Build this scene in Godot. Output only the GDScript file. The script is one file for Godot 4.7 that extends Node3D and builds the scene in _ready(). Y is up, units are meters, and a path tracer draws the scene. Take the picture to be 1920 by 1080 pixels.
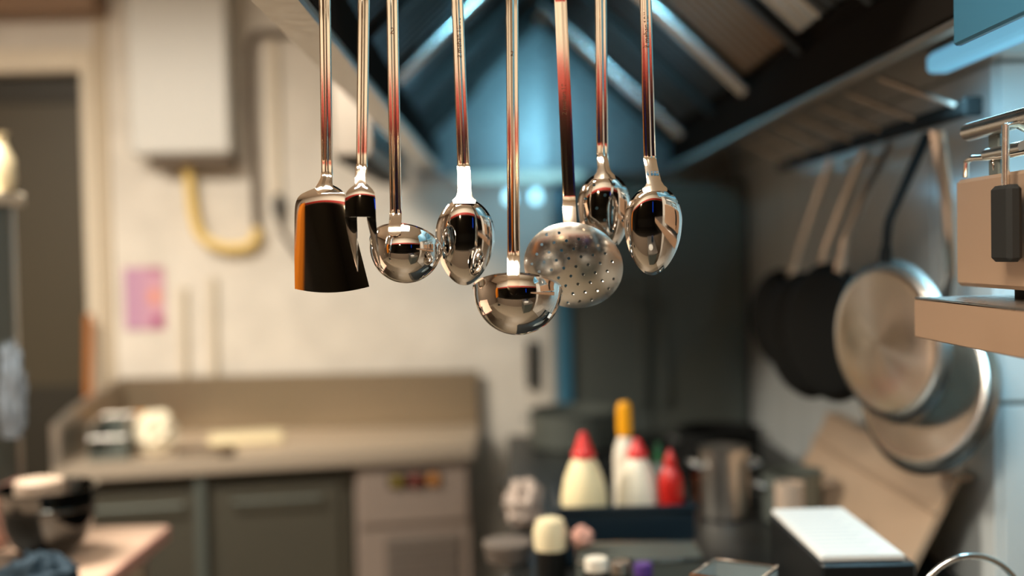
extends Node3D
# A restaurant kitchen: eight steel utensils hang in focus from a rail at the end of an extractor hood; the cook line, a wash counter and tiled walls lie behind.

const F := 2133.33          # focal length in pixels of the 1920 x 1080 frame
const EYE := Vector3(0, 1.58, 0)
var cb: Basis               # the camera's axes
var ms := {}                # materials by name

# ---------------------------------------------------------------- mesh builder
class Bld:
	var v := PackedVector3Array()
	var uv := PackedVector2Array()
	func tri(a: Vector3, b: Vector3, c: Vector3, ta := Vector2.ZERO, tb := Vector2.ZERO, tc := Vector2.ZERO) -> void:
		v.append(a); v.append(b); v.append(c)
		uv.append(ta); uv.append(tb); uv.append(tc)
	func quad(a: Vector3, b: Vector3, c: Vector3, d: Vector3) -> void:
		tri(a, b, c)
		tri(a, c, d)
	func poly_out(p: Array, centre: Vector3) -> void:
		var m := Vector3.ZERO
		for q in p:
			m += q
		m /= p.size()
		var n: Vector3 = (p[1] - p[0]).cross(p[2] - p[0])
		var back := n.dot(m - centre) < 0.0
		for i in range(1, p.size() - 1):
			if back:
				tri(p[0], p[i + 1], p[i])
			else:
				tri(p[0], p[i], p[i + 1])
	func mesh(material: Material, crease := 38.0) -> ArrayMesh:
		var n := v.size() / 3
		var fn := PackedVector3Array()
		fn.resize(n)
		var at := {}
		var keys: Array[Vector3i] = []
		keys.resize(v.size())
		for f in n:
			fn[f] = (v[f * 3 + 1] - v[f * 3]).cross(v[f * 3 + 2] - v[f * 3])
			for k in 3:
				var key := Vector3i((v[f * 3 + k] * 50000.0).round())
				keys[f * 3 + k] = key
				if at.has(key):
					at[key].append(f)
				else:
					at[key] = [f]
		var lim := cos(deg_to_rad(crease))
		var vv := PackedVector3Array()
		var nn := PackedVector3Array()
		var tt := PackedVector2Array()
		for f in n:
			var own := fn[f].normalized()
			for k in [0, 2, 1]:
				var s := Vector3.ZERO
				for g in at[keys[f * 3 + k]]:
					if fn[g].normalized().dot(own) > lim:
						s += fn[g]
				vv.append(v[f * 3 + k])
				nn.append(s.normalized() if s.length() > 0.0 else own)
				tt.append(uv[f * 3 + k])
		var a := []
		a.resize(Mesh.ARRAY_MAX)
		a[Mesh.ARRAY_VERTEX] = vv
		a[Mesh.ARRAY_NORMAL] = nn
		a[Mesh.ARRAY_TEX_UV] = tt
		var m := ArrayMesh.new()
		m.add_surface_from_arrays(Mesh.PRIMITIVE_TRIANGLES, a)
		m.surface_set_material(0, material)
		return m

	func box(c: Vector3, size: Vector3, bev := 0.003, bs := Basis.IDENTITY) -> Bld:
		var h := size * 0.5
		bev = minf(bev, minf(h.x, minf(h.y, h.z)) * 0.9)
		var p := func(sx: int, sy: int, sz: int, ax: int) -> Vector3:
			var q := Vector3(sx * h.x, sy * h.y, sz * h.z)
			if ax != 0: q.x -= sx * bev
			if ax != 1: q.y -= sy * bev
			if ax != 2: q.z -= sz * bev
			return c + bs * q
		for s in [-1, 1]:
			poly_out([p.call(s, -1, -1, 0), p.call(s, 1, -1, 0), p.call(s, 1, 1, 0), p.call(s, -1, 1, 0)], c)
			poly_out([p.call(-1, s, -1, 1), p.call(1, s, -1, 1), p.call(1, s, 1, 1), p.call(-1, s, 1, 1)], c)
			poly_out([p.call(-1, -1, s, 2), p.call(1, -1, s, 2), p.call(1, 1, s, 2), p.call(-1, 1, s, 2)], c)
			for t in [-1, 1]:
				poly_out([p.call(s, t, -1, 0), p.call(s, t, 1, 0), p.call(s, t, 1, 1), p.call(s, t, -1, 1)], c)
				poly_out([p.call(s, -1, t, 0), p.call(s, 1, t, 0), p.call(s, 1, t, 2), p.call(s, -1, t, 2)], c)
				poly_out([p.call(-1, s, t, 1), p.call(1, s, t, 1), p.call(1, s, t, 2), p.call(-1, s, t, 2)], c)
				for w in [-1, 1]:
					poly_out([p.call(s, t, w, 0), p.call(s, t, w, 1), p.call(s, t, w, 2)], c)
		return self

	# profile of (radius, height), listed so that the outside lies to the right going up
	func lathe(prof: Array, at := Transform3D.IDENTITY, seg := 32) -> Bld:
		for i in prof.size() - 1:
			for j in seg:
				var a0 := TAU * j / seg
				var a1 := TAU * (j + 1) / seg
				var p0: Vector2 = prof[i]
				var p1: Vector2 = prof[i + 1]
				var a := at * Vector3(p0.x * cos(a0), p0.y, p0.x * sin(a0))
				var b := at * Vector3(p0.x * cos(a1), p0.y, p0.x * sin(a1))
				var c := at * Vector3(p1.x * cos(a1), p1.y, p1.x * sin(a1))
				var d := at * Vector3(p1.x * cos(a0), p1.y, p1.x * sin(a0))
				var u0 := float(j) / seg
				var u1 := float(j + 1) / seg
				var w0 := float(i) / prof.size()
				var w1 := float(i + 1) / prof.size()
				if p1.x > 1e-6:
					tri(a, d, c, Vector2(u0, w0), Vector2(u0, w1), Vector2(u1, w1))
				if p0.x > 1e-6:
					tri(a, c, b, Vector2(u0, w0), Vector2(u1, w1), Vector2(u1, w0))
		return self

	func tube(pts: Array, r: float, seg := 10, closed := false) -> Bld:
		var n := pts.size()
		var rings := []
		var up := Vector3(0.31, 0.83, 0.46)
		for i in n:
			var t: Vector3
			if closed:
				t = (pts[(i + 1) % n] - pts[(i + n - 1) % n]).normalized()
			else:
				t = (pts[mini(i + 1, n - 1)] - pts[maxi(i - 1, 0)]).normalized()
			var x := (up - t * up.dot(t)).normalized()
			up = x
			var y := t.cross(x)
			var ring := []
			for j in seg:
				ring.append(pts[i] + (x * cos(TAU * j / seg) + y * sin(TAU * j / seg)) * r)
			rings.append(ring)
		for i in (n if closed else n - 1):
			var q: Array = rings[(i + 1) % n]
			for j in seg:
				quad(rings[i][j], rings[i][(j + 1) % seg], q[(j + 1) % seg], q[j])
		if not closed:
			for j in seg:
				tri(pts[0], rings[0][(j + 1) % seg], rings[0][j])
				tri(pts[n - 1], rings[n - 1][j], rings[n - 1][(j + 1) % seg])
		return self

	# a bent strip of metal: its width, its crown (how far its middle is proud) and its ridges vary along the path
	func strip(pts: Array, widths: Array, crowns: Array, thick := 0.002, ridge := 0.0, nx := 14, side0 := Vector3.RIGHT, plain_from := 9999) -> Bld:
		var rings := []
		var n := pts.size()
		for i in n:
			var t: Vector3 = (pts[mini(i + 1, n - 1)] - pts[maxi(i - 1, 0)]).normalized()
			var side := (side0 - t * side0.dot(t)).normalized()
			var nrm := t.cross(side)
			var ring := []
			for k in nx + 1:
				var u := -1.0 + 2.0 * k / nx
				var z: float = crowns[i] * (1.0 - u * u) + (ridge * cos(u * PI * 2.5) if i <= plain_from else 0.0)
				ring.append(pts[i] + side * (u * widths[i] * 0.5) + nrm * z)
			for k in nx + 1:
				var u := 1.0 - 2.0 * k / nx
				ring.append(pts[i] + side * (u * widths[i] * 0.5) + nrm * (crowns[i] * (1.0 - u * u) - thick))
			rings.append(ring)
		var m: int = rings[0].size()
		for i in n - 1:
			for k in m:
				quad(rings[i][k], rings[i + 1][k], rings[i + 1][(k + 1) % m], rings[i][(k + 1) % m])
		for k in nx:
			quad(rings[0][k], rings[0][k + 1], rings[0][m - 2 - k], rings[0][m - 1 - k])
			quad(rings[n - 1][k + 1], rings[n - 1][k], rings[n - 1][m - 1 - k], rings[n - 1][m - 2 - k])
		return self

	# sheet metal of a front grid of points (rows of equal length); cells listed in skip are holes; the back lies thick behind it
	func sheet(rows: Array, thick: float, wrap: bool, skip := {}) -> Bld:
		var nr := rows.size()
		var nc: int = rows[0].size()
		var cols := nc if wrap else nc - 1
		var nrm := []
		for i in nr:
			var line := []
			for j in nc:
				var i0 := maxi(i - 1, 0)
				var i1 := mini(i + 1, nr - 1)
				var j0 := (j + nc - 1) % nc if wrap else maxi(j - 1, 0)
				var j1 := (j + 1) % nc if wrap else mini(j + 1, nc - 1)
				var d: Vector3 = (rows[i1][j] - rows[i0][j]).cross(rows[i][j1] - rows[i][j0])
				if d.length() < 1e-12 and i == 0:
					d = (rows[1][0] - rows[0][0]).cross(rows[1][nc / 4] - rows[0][0])
				line.append(d.normalized())
			nrm.append(line)
		for i in nr - 1:
			for j in cols:
				if skip.has(i * 10000 + j):
					continue
				var k := (j + 1) % nc
				var a: Vector3 = rows[i][j]
				var b: Vector3 = rows[i + 1][j]
				var c: Vector3 = rows[i + 1][k]
				var d: Vector3 = rows[i][k]
				var a2: Vector3 = a - nrm[i][j] * thick
				var b2: Vector3 = b - nrm[i + 1][j] * thick
				var c2: Vector3 = c - nrm[i + 1][k] * thick
				var d2: Vector3 = d - nrm[i][k] * thick
				quad(a, b, c, d)
				quad(a2, d2, c2, b2)
				if i == nr - 2 or skip.has((i + 1) * 10000 + j):
					quad(b, b2, c2, c)
				if (i == 0 and not wrap) or (i > 0 and skip.has((i - 1) * 10000 + j)):
					quad(d, d2, a2, a)
				if (j == 0 and not wrap) or skip.has(i * 10000 + (j + nc - 1) % nc):
					quad(a, a2, b2, b)
				if (j == cols - 1 and not wrap) or skip.has(i * 10000 + k):
					quad(c, c2, d2, d)
		return self

# ---------------------------------------------------------------- naming
func tag(o: Node, label := "", category := "", group := "", kind := "") -> Node:
	if label: o.set_meta("label", label)
	if category: o.set_meta("category", category)
	if group: o.set_meta("group", group)
	if kind: o.set_meta("kind", kind)
	return o

func numbered(called: String) -> String:
	if not has_node(NodePath(called)):
		return called
	var k := 1
	while has_node(NodePath("%s_%03d" % [called, k])):
		k += 1
	return "%s_%03d" % [called, k]

func thing(called: String, label: String, category: String, at := Vector3.ZERO, bs := Basis.IDENTITY, group := "") -> Node3D:
	var o := Node3D.new()
	o.name = numbered(called)
	add_child(o)
	o.transform = Transform3D(bs, at)
	tag(o, label, category, group)
	return o

# a mesh under a thing; b holds points in the thing's own axes
func part(called: String, b: Bld, m: Material, parent: Node, label := "", crease := 38.0) -> MeshInstance3D:
	var o := MeshInstance3D.new()
	var base := called
	var k := 0
	while parent.has_node(NodePath(called)):
		k += 1
		called = "%s_%03d" % [base, k]
	o.name = called
	o.mesh = b.mesh(m, crease)
	parent.add_child(o, true)
	if label: o.set_meta("label", label)
	return o

func solo(called: String, b: Bld, m: Material, label: String, category: String, at := Vector3.ZERO, bs := Basis.IDENTITY, group := "") -> MeshInstance3D:
	var o := part(numbered(called), b, m, self)
	o.transform = Transform3D(bs, at)
	tag(o, label, category, group)
	return o

func struct(called: String, b: Bld, m: Material, label: String, category: String) -> MeshInstance3D:
	var o := part(called, b, m, self)
	tag(o, label, category, "", "structure")
	return o

# the point seen at a pixel of the photograph, at a depth along the room
func P(px: float, py: float, depth: float) -> Vector3:
	var d := cb * Vector3((px - 960.0) / F, -(py - 540.0) / F, -1.0)
	return EYE + d * (depth / -d.z)

# ---------------------------------------------------------------- materials
func mat(called: String, c: Color, rough: float, metal := 0.0, spec := 0.5) -> StandardMaterial3D:
	var m := StandardMaterial3D.new()
	m.resource_name = called
	m.albedo_color = c
	m.roughness = rough
	m.metallic = metal
	m.metallic_specular = spec
	ms[called] = m
	return m

func noise(freq: float, lo: float, hi: float, octaves := 4, sd := 3) -> NoiseTexture2D:
	var n := FastNoiseLite.new()
	n.noise_type = FastNoiseLite.TYPE_SIMPLEX_SMOOTH
	n.frequency = freq
	n.fractal_octaves = octaves
	n.seed = sd
	var t := NoiseTexture2D.new()
	t.width = 512
	t.height = 512
	t.seamless = true
	t.noise = n
	var g := Gradient.new()
	g.set_color(0, Color(lo, lo, lo))
	g.set_color(1, Color(hi, hi, hi))
	t.color_ramp = g
	return t

func world_map(m: StandardMaterial3D, slot: String, t: Texture2D, scale: Vector3) -> void:
	m.set(slot, t)
	m.uv1_triplanar = true
	m.uv1_world_triplanar = true
	m.uv1_scale = scale

func materials() -> void:
	var m := mat("mirror_steel", Color(0.88, 0.86, 0.84), 0.05, 1.0)
	m = mat("handle_steel", Color(0.92, 0.87, 0.81), 0.10, 1.0)
	m = mat("worn_steel", Color(0.86, 0.85, 0.83), 0.30, 1.0)
	world_map(m, "roughness_texture", noise(0.02, 0.55, 1.0), Vector3(9, 9, 9))
	m = mat("brushed_steel", Color(0.80, 0.79, 0.77), 0.34, 1.0)
	world_map(m, "roughness_texture", noise(0.03, 0.75, 1.0), Vector3(1.5, 9, 1.5))
	m = mat("hood_steel", Color(0.62, 0.64, 0.66), 0.36, 1.0)
	world_map(m, "roughness_texture", noise(0.02, 0.7, 1.0), Vector3(2, 2, 2))
	mat("hood_shadow_steel", Color(0.13, 0.115, 0.10), 0.85, 0.0, 0.2)  # unlit shade of the hood's rims, put into a dark colour
	mat("bar_steel", Color(0.86, 0.87, 0.88), 0.22, 1.0)
	mat("warm_reflection_steel", Color(0.47, 0.37, 0.27), 0.45, 0.6)  # warm reflection on one filter bay, put into its colour
	mat("baffle_steel", Color(0.24, 0.25, 0.255), 0.42, 0.9)
	m = mat("counter_steel", Color(0.78, 0.75, 0.71), 0.38, 0.85)
	world_map(m, "roughness_texture", noise(0.02, 0.7, 1.0, 4, 9), Vector3(3, 3, 3))
	mat("worktop_steel", Color(0.78, 0.72, 0.65), 0.4, 0.5)
	mat("splash_steel", Color(0.60, 0.54, 0.455), 0.4, 0.7)
	mat("cupboard_steel", Color(0.40, 0.39, 0.35), 0.45, 0.7)
	mat("cabinet_grey", Color(0.60, 0.54, 0.50), 0.5, 0.25)
	mat("vent_grey", Color(0.45, 0.41, 0.38), 0.6, 0.3)
	mat("dark_steel", Color(0.40, 0.425, 0.405), 0.5, 0.5)
	mat("black_iron", Color(0.10, 0.105, 0.105), 0.6, 0.0, 0.2)
	mat("black_plastic", Color(0.05, 0.055, 0.055), 0.4)
	mat("black_rubber", Color(0.07, 0.07, 0.06), 0.8)
	m = mat("white_wall", Color(0.90, 0.87, 0.825), 0.85)
	world_map(m, "albedo_texture", noise(0.012, 0.93, 1.0, 3, 5), Vector3(0.8, 0.8, 0.8))
	mat("casing_paint", Color(0.86, 0.81, 0.73), 0.6)
	mat("casing_shade", Color(0.78, 0.72, 0.63), 0.7)
	mat("white_enamel", Color(0.80, 0.79, 0.765), 0.4)
	mat("white_plastic", Color(0.89, 0.86, 0.80), 0.45)
	m = mat("tile_glaze", Color(0.82, 0.84, 0.84), 0.15)
	mat("grout", Color(0.52, 0.52, 0.49), 0.9)
	m = mat("door_paint", Color(0.27, 0.24, 0.18), 0.5)
	mat("door_dark", Color(0.17, 0.155, 0.12), 0.55)
	mat("brown_paint", Color(0.58, 0.47, 0.38), 0.6)
	mat("brown_pipe", Color(0.36, 0.30, 0.24), 0.5, 0.3)
	mat("yellow_pipe", Color(0.93, 0.80, 0.48), 0.5)
	mat("orange_wood", Color(0.66, 0.40, 0.17), 0.6)
	mat("cream", Color(0.93, 0.87, 0.72), 0.45)
	mat("bottle_white", Color(0.93, 0.90, 0.82), 0.4).subsurf_scatter_enabled = true
	mat("bottle_cream", Color(0.93, 0.87, 0.70), 0.4).subsurf_scatter_enabled = true
	mat("sauce_red", Color(0.72, 0.10, 0.075), 0.35)
	mat("cap_red", Color(0.84, 0.13, 0.11), 0.35)
	mat("cap_yellow", Color(0.95, 0.66, 0.07), 0.4)
	mat("cap_green", Color(0.06, 0.36, 0.20), 0.4)
	mat("bin_blue", Color(0.09, 0.15, 0.19), 0.3)
	mat("range_steel", Color(0.19, 0.195, 0.19), 0.4, 0.6)
	mat("copper", Color(0.80, 0.45, 0.27), 0.25, 1.0)
	mat("lid_purple", Color(0.33, 0.22, 0.50), 0.4)
	mat("cloth_white", Color(0.93, 0.89, 0.80), 0.9)
	mat("cloth_grey", Color(0.72, 0.66, 0.62), 0.9)
	mat("cloth_blue", Color(0.10, 0.19, 0.25), 0.9)
	mat("cloth_grey_blue", Color(0.45, 0.50, 0.55), 0.9)
	mat("paper", Color(0.84, 0.84, 0.83), 0.8)
	mat("table_white", Color(0.76, 0.65, 0.57), 0.35)
	mat("bowl_steel", Color(0.30, 0.31, 0.31), 0.06, 1.0)
	mat("warm_tint_steel", Color(0.80, 0.69, 0.585), 0.42, 0.35)  # neutral steel tinted for the warm light it reflects
	mat("blue_lit_steel", Color(0.27, 0.50, 0.62), 0.4, 0.2)  # plain steel with blue lamp light put into its colour
	m = mat("spun_steel", Color(0.86, 0.84, 0.81), 0.24, 1.0)
	m.anisotropy_enabled = true
	m.anisotropy = 0.85
	mat("tub_plastic", Color(0.70, 0.62, 0.55), 0.5)
	mat("engraved", Color(0.34, 0.25, 0.18), 0.35, 0.7)
	mat("cream_top", Color(0.90, 0.85, 0.77), 0.5)
	mat("warm_shelf_steel", Color(0.69, 0.565, 0.46), 0.4, 0.4)  # same neutral steel, a darker tint for reflected warm light
	mat("shade_brown", Color(0.20, 0.16, 0.12), 0.5)
	mat("edge_pink", Color(0.82, 0.62, 0.56), 0.4)
	mat("button_yellow", Color(0.50, 0.43, 0.13), 0.5)
	mat("button_orange", Color(0.70, 0.46, 0.22), 0.5)
	mat("button_red", Color(0.42, 0.16, 0.12), 0.5)
	mat("ink_blue", Color(0.16, 0.45, 0.62), 0.6)
	mat("ceiling_paint", Color(0.95, 0.92, 0.86), 0.85)
	mat("floor_beige", Color(0.52, 0.47, 0.40), 0.45)
	mat("beam_red", Color(0.68, 0.13, 0.08), 0.5)
	mat("half_wall", Color(0.46, 0.40, 0.34), 0.7)
	mat("dark_room", Color(0.24, 0.22, 0.19), 0.8)
	mat("apron_orange", Color(0.92, 0.52, 0.06), 0.8)
	var g := mat("cabinet_glass", Color(0.55, 0.62, 0.68, 0.25), 0.05)
	g.transparency = BaseMaterial3D.TRANSPARENCY_ALPHA
	g = mat("clear_plastic", Color(0.8, 0.88, 0.9, 0.2), 0.08)
	g.transparency = BaseMaterial3D.TRANSPARENCY_ALPHA
	glow("warm_panel", Color(1.0, 0.955, 0.86), 6.0)
	glow("cool_lamp", Color(0.55, 0.85, 1.0), 4.0)
	glow("blue_tube", Color(0.05, 0.32, 0.95), 1.1)
	glow("fill_bulb", Color(1.0, 0.8, 0.5), 1.0)
	glow("edge_glow", Color(0.50, 0.80, 0.95), 0.55)  # glow put on a folded metal edge for the cool light on it
	glow("bulb_glow", Color(0.66, 0.92, 1.0), 2.6)

func glow(called: String, c: Color, e: float) -> void:
	var m := mat(called, c, 0.5)
	m.emission_enabled = true
	m.emission = c
	m.emission_energy_multiplier = e

# ---------------------------------------------------------------- start
func _ready() -> void:
	# camera
	var cam := Camera3D.new()
	cam.name = "camera"
	cb = Basis.from_euler(Vector3(deg_to_rad(-1.745), deg_to_rad(-0.27), deg_to_rad(-1.2)))
	cam.transform = Transform3D(cb, EYE)
	cam.near = 0.05
	cam.far = 60.0
	var ca := CameraAttributesPhysical.new()
	ca.frustum_focal_length = 47.4
	ca.frustum_focus_distance = 1.355
	ca.exposure_aperture = 1.6
	cam.attributes = ca
	cam.fov = 2.0 * rad_to_deg(atan(540.0 / F))
	add_child(cam)
	cam.current = true
	# environment
	var we := WorldEnvironment.new()
	we.name = "environment"
	var e := Environment.new()
	e.background_mode = Environment.BG_COLOR
	e.background_color = Color.BLACK
	e.tonemap_mode = Environment.TONE_MAPPER_LINEAR
	e.tonemap_exposure = 1.0
	e.sdfgi_enabled = true
	e.ssao_enabled = true
	e.ssil_enabled = true
	we.environment = e
	add_child(we)
	materials()
	# lamps
	ceiling_panel(Vector3(-1.68, 2.74, -2.45), "warm glowing ceiling panel over the wash counter", 13.0)
	ceiling_panel(Vector3(-0.38, 2.74, -0.62), "warm glowing ceiling panel in front of the hood's near end", 6.3)
	room()
	hood()
	back_wall_things()
	wash_counter()
	left_foreground()
	cook_line()
	pan_rail()
	shelf_things()
	behind_camera()
	utensils()

func ceiling_panel(at: Vector3, label: String, energy: float) -> void:
	var t := thing("ceiling_lamp", label, "lamp", at)
	part("housing", Bld.new().box(Vector3.ZERO, Vector3(1.24, 0.04, 0.34), 0.006), ms.white_enamel, t)
	part("diffuser", Bld.new().box(Vector3(0, -0.012, 0), Vector3(1.18, 0.01, 0.28), 0.003), ms.warm_panel, t)
	var l := AreaLight3D.new()
	l.name = "lamp_light"
	l.light_color = Color(1.0, 0.96, 0.89)
	l.light_energy = energy
	l.area_size = Vector2(1.15, 0.27)
	l.area_range = 12.0
	l.area_attenuation = 2.0
	l.shadow_enabled = true
	t.add_child(l)
	l.position = Vector3(0, -0.035, 0)
	l.rotation_degrees.x = -90

# ---------------------------------------------------------------- the room
func slab(lo: Vector3, hi: Vector3, bev := 0.0) -> Bld:
	return Bld.new().box((lo + hi) * 0.5, hi - lo, maxf(bev, 0.0005))

func room() -> void:
	struct("floor", slab(Vector3(-3.3, -0.1, -4.8), Vector3(3.2, 0, 5.2)), ms.floor_beige, "beige kitchen floor running under the counters", "floor")
	struct("ceiling", slab(Vector3(-3.3, 2.77, -4.8), Vector3(3.2, 2.9, 5.2)), ms.ceiling_paint, "cream painted ceiling above the whole kitchen", "ceiling")
	# back wall, with an opening for the door
	var dx: float = P(163, 400, 4.6).x
	var dy: float = P(90, 136, 4.6).y
	var b := slab(Vector3(dx, 0, -4.75), Vector3(1.05, 2.77, -4.6))
	b.box(Vector3((dx - 0.98 - 3.2) * 0.5, 1.385, -4.675), Vector3(absf(-3.2 - (dx - 0.98)), 2.77, 0.15), 0.0005)
	b.box(Vector3(dx - 0.49, (dy + 2.77) * 0.5, -4.675), Vector3(0.98, 2.77 - dy, 0.15), 0.0005)
	struct("wall_back", b, ms.white_wall, "cream white wall at the far end of the kitchen", "wall")
	# door
	var d := thing("door_1", "dark olive door set in the cream far wall", "door", Vector3(dx - 0.49, 0, -4.70))
	d.set_meta("kind", "structure")
	part("leaf", Bld.new().box(Vector3(0, dy * 0.5, 0), Vector3(0.96, dy - 0.01, 0.05), 0.004), ms.door_paint, d)
	part("top_rail", Bld.new().box(Vector3(0, dy - 0.06, 0.03), Vector3(0.94, 0.1, 0.02), 0.004), ms.door_dark, d)
	part("kick_plate", Bld.new().box(Vector3(0, 0.55, 0.03), Vector3(0.94, 1.05, 0.012), 0.003), ms.door_dark, d)
	part("handle", Bld.new().tube([Vector3(-0.36, 1.0, 0.04), Vector3(-0.36, 1.0, 0.08), Vector3(-0.26, 1.0, 0.085)], 0.01), ms.brushed_steel, d)
	# casing
	var tr := thing("trim_1", "cream casing boards round the dark olive door", "door casing", Vector3(0, 0, -4.6))
	tr.set_meta("kind", "structure")
	part("board", slab(Vector3(dx, 0, -0.01), Vector3(dx + 0.05, dy + 0.09, 0.03), 0.004), ms.casing_paint, tr)
	part("board", slab(Vector3(dx + 0.052, 0, -0.01), Vector3(dx + 0.10, 2.7, 0.018), 0.004), ms.casing_shade, tr)  # darker board painted as the shadow line beside the casing
	part("board", slab(Vector3(dx - 1.02, dy, -0.01), Vector3(dx, dy + 0.09, 0.03), 0.004), ms.casing_paint, tr)
	part("board", slab(Vector3(dx - 1.07, 0, -0.01), Vector3(dx - 1.02, dy + 0.09, 0.03), 0.004), ms.casing_paint, tr)
	# beam at the upper left of the far wall
	var bm: Vector3 = P(188, 24, 4.5)
	struct("ceiling_beam", slab(Vector3(-3.1, bm.y, -4.6), Vector3(bm.x, 2.77, -4.42), 0.006), ms.brown_paint, "brown boxed beam under the ceiling above the olive door", "beam")
	# left and right walls, and the wall behind the camera with its serving opening
	struct("wall_left", slab(Vector3(-3.3, 0, -4.75), Vector3(-3.1, 2.77, 5.1)), ms.half_wall, "brown wall along the left side of the kitchen", "wall")
	var j: Vector3 = P(1869, 757, 0.9 * F / 919.0)   # a tile joint at the wall's near corner
	var y0 := j.y - 0.63 * 2.0
	var zc0 := j.z
	var wr := struct("wall_right", slab(Vector3(0.912, 0, -4.75), Vector3(1.35, 2.77, zc0 - 0.012)), ms.grout, "grey grouted wall faced with large white tiles", "wall")
	struct("wall_recess", slab(Vector3(1.2, 0, zc0 - 0.012), Vector3(1.35, 2.77, -0.3)), ms.white_wall, "white wall of the recess behind the near shelf", "wall")
	# large white tiles on the long face and on the return
	var tm := Bld.new().box(Vector3.ZERO, Vector3(0.012, 0.622, 0.292), 0.002).mesh(ms.tile_glaze)
	for c in 8:
		for r in 4:
			var o := MeshInstance3D.new()
			o.name = "tile"
			o.mesh = tm
			o.position = Vector3(0.906, y0 + 0.63 * r + 0.315, zc0 - 0.004 - 0.3 * c - 0.15)
			wr.add_child(o, true)
	for r in 4:
		var o := MeshInstance3D.new()
		o.name = "tile"
		o.mesh = tm
		o.position = Vector3(0.908 + 0.15, y0 + 0.63 * r + 0.315, zc0 - 0.006)
		o.rotation.y = PI / 2
		wr.add_child(o, true)

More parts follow.
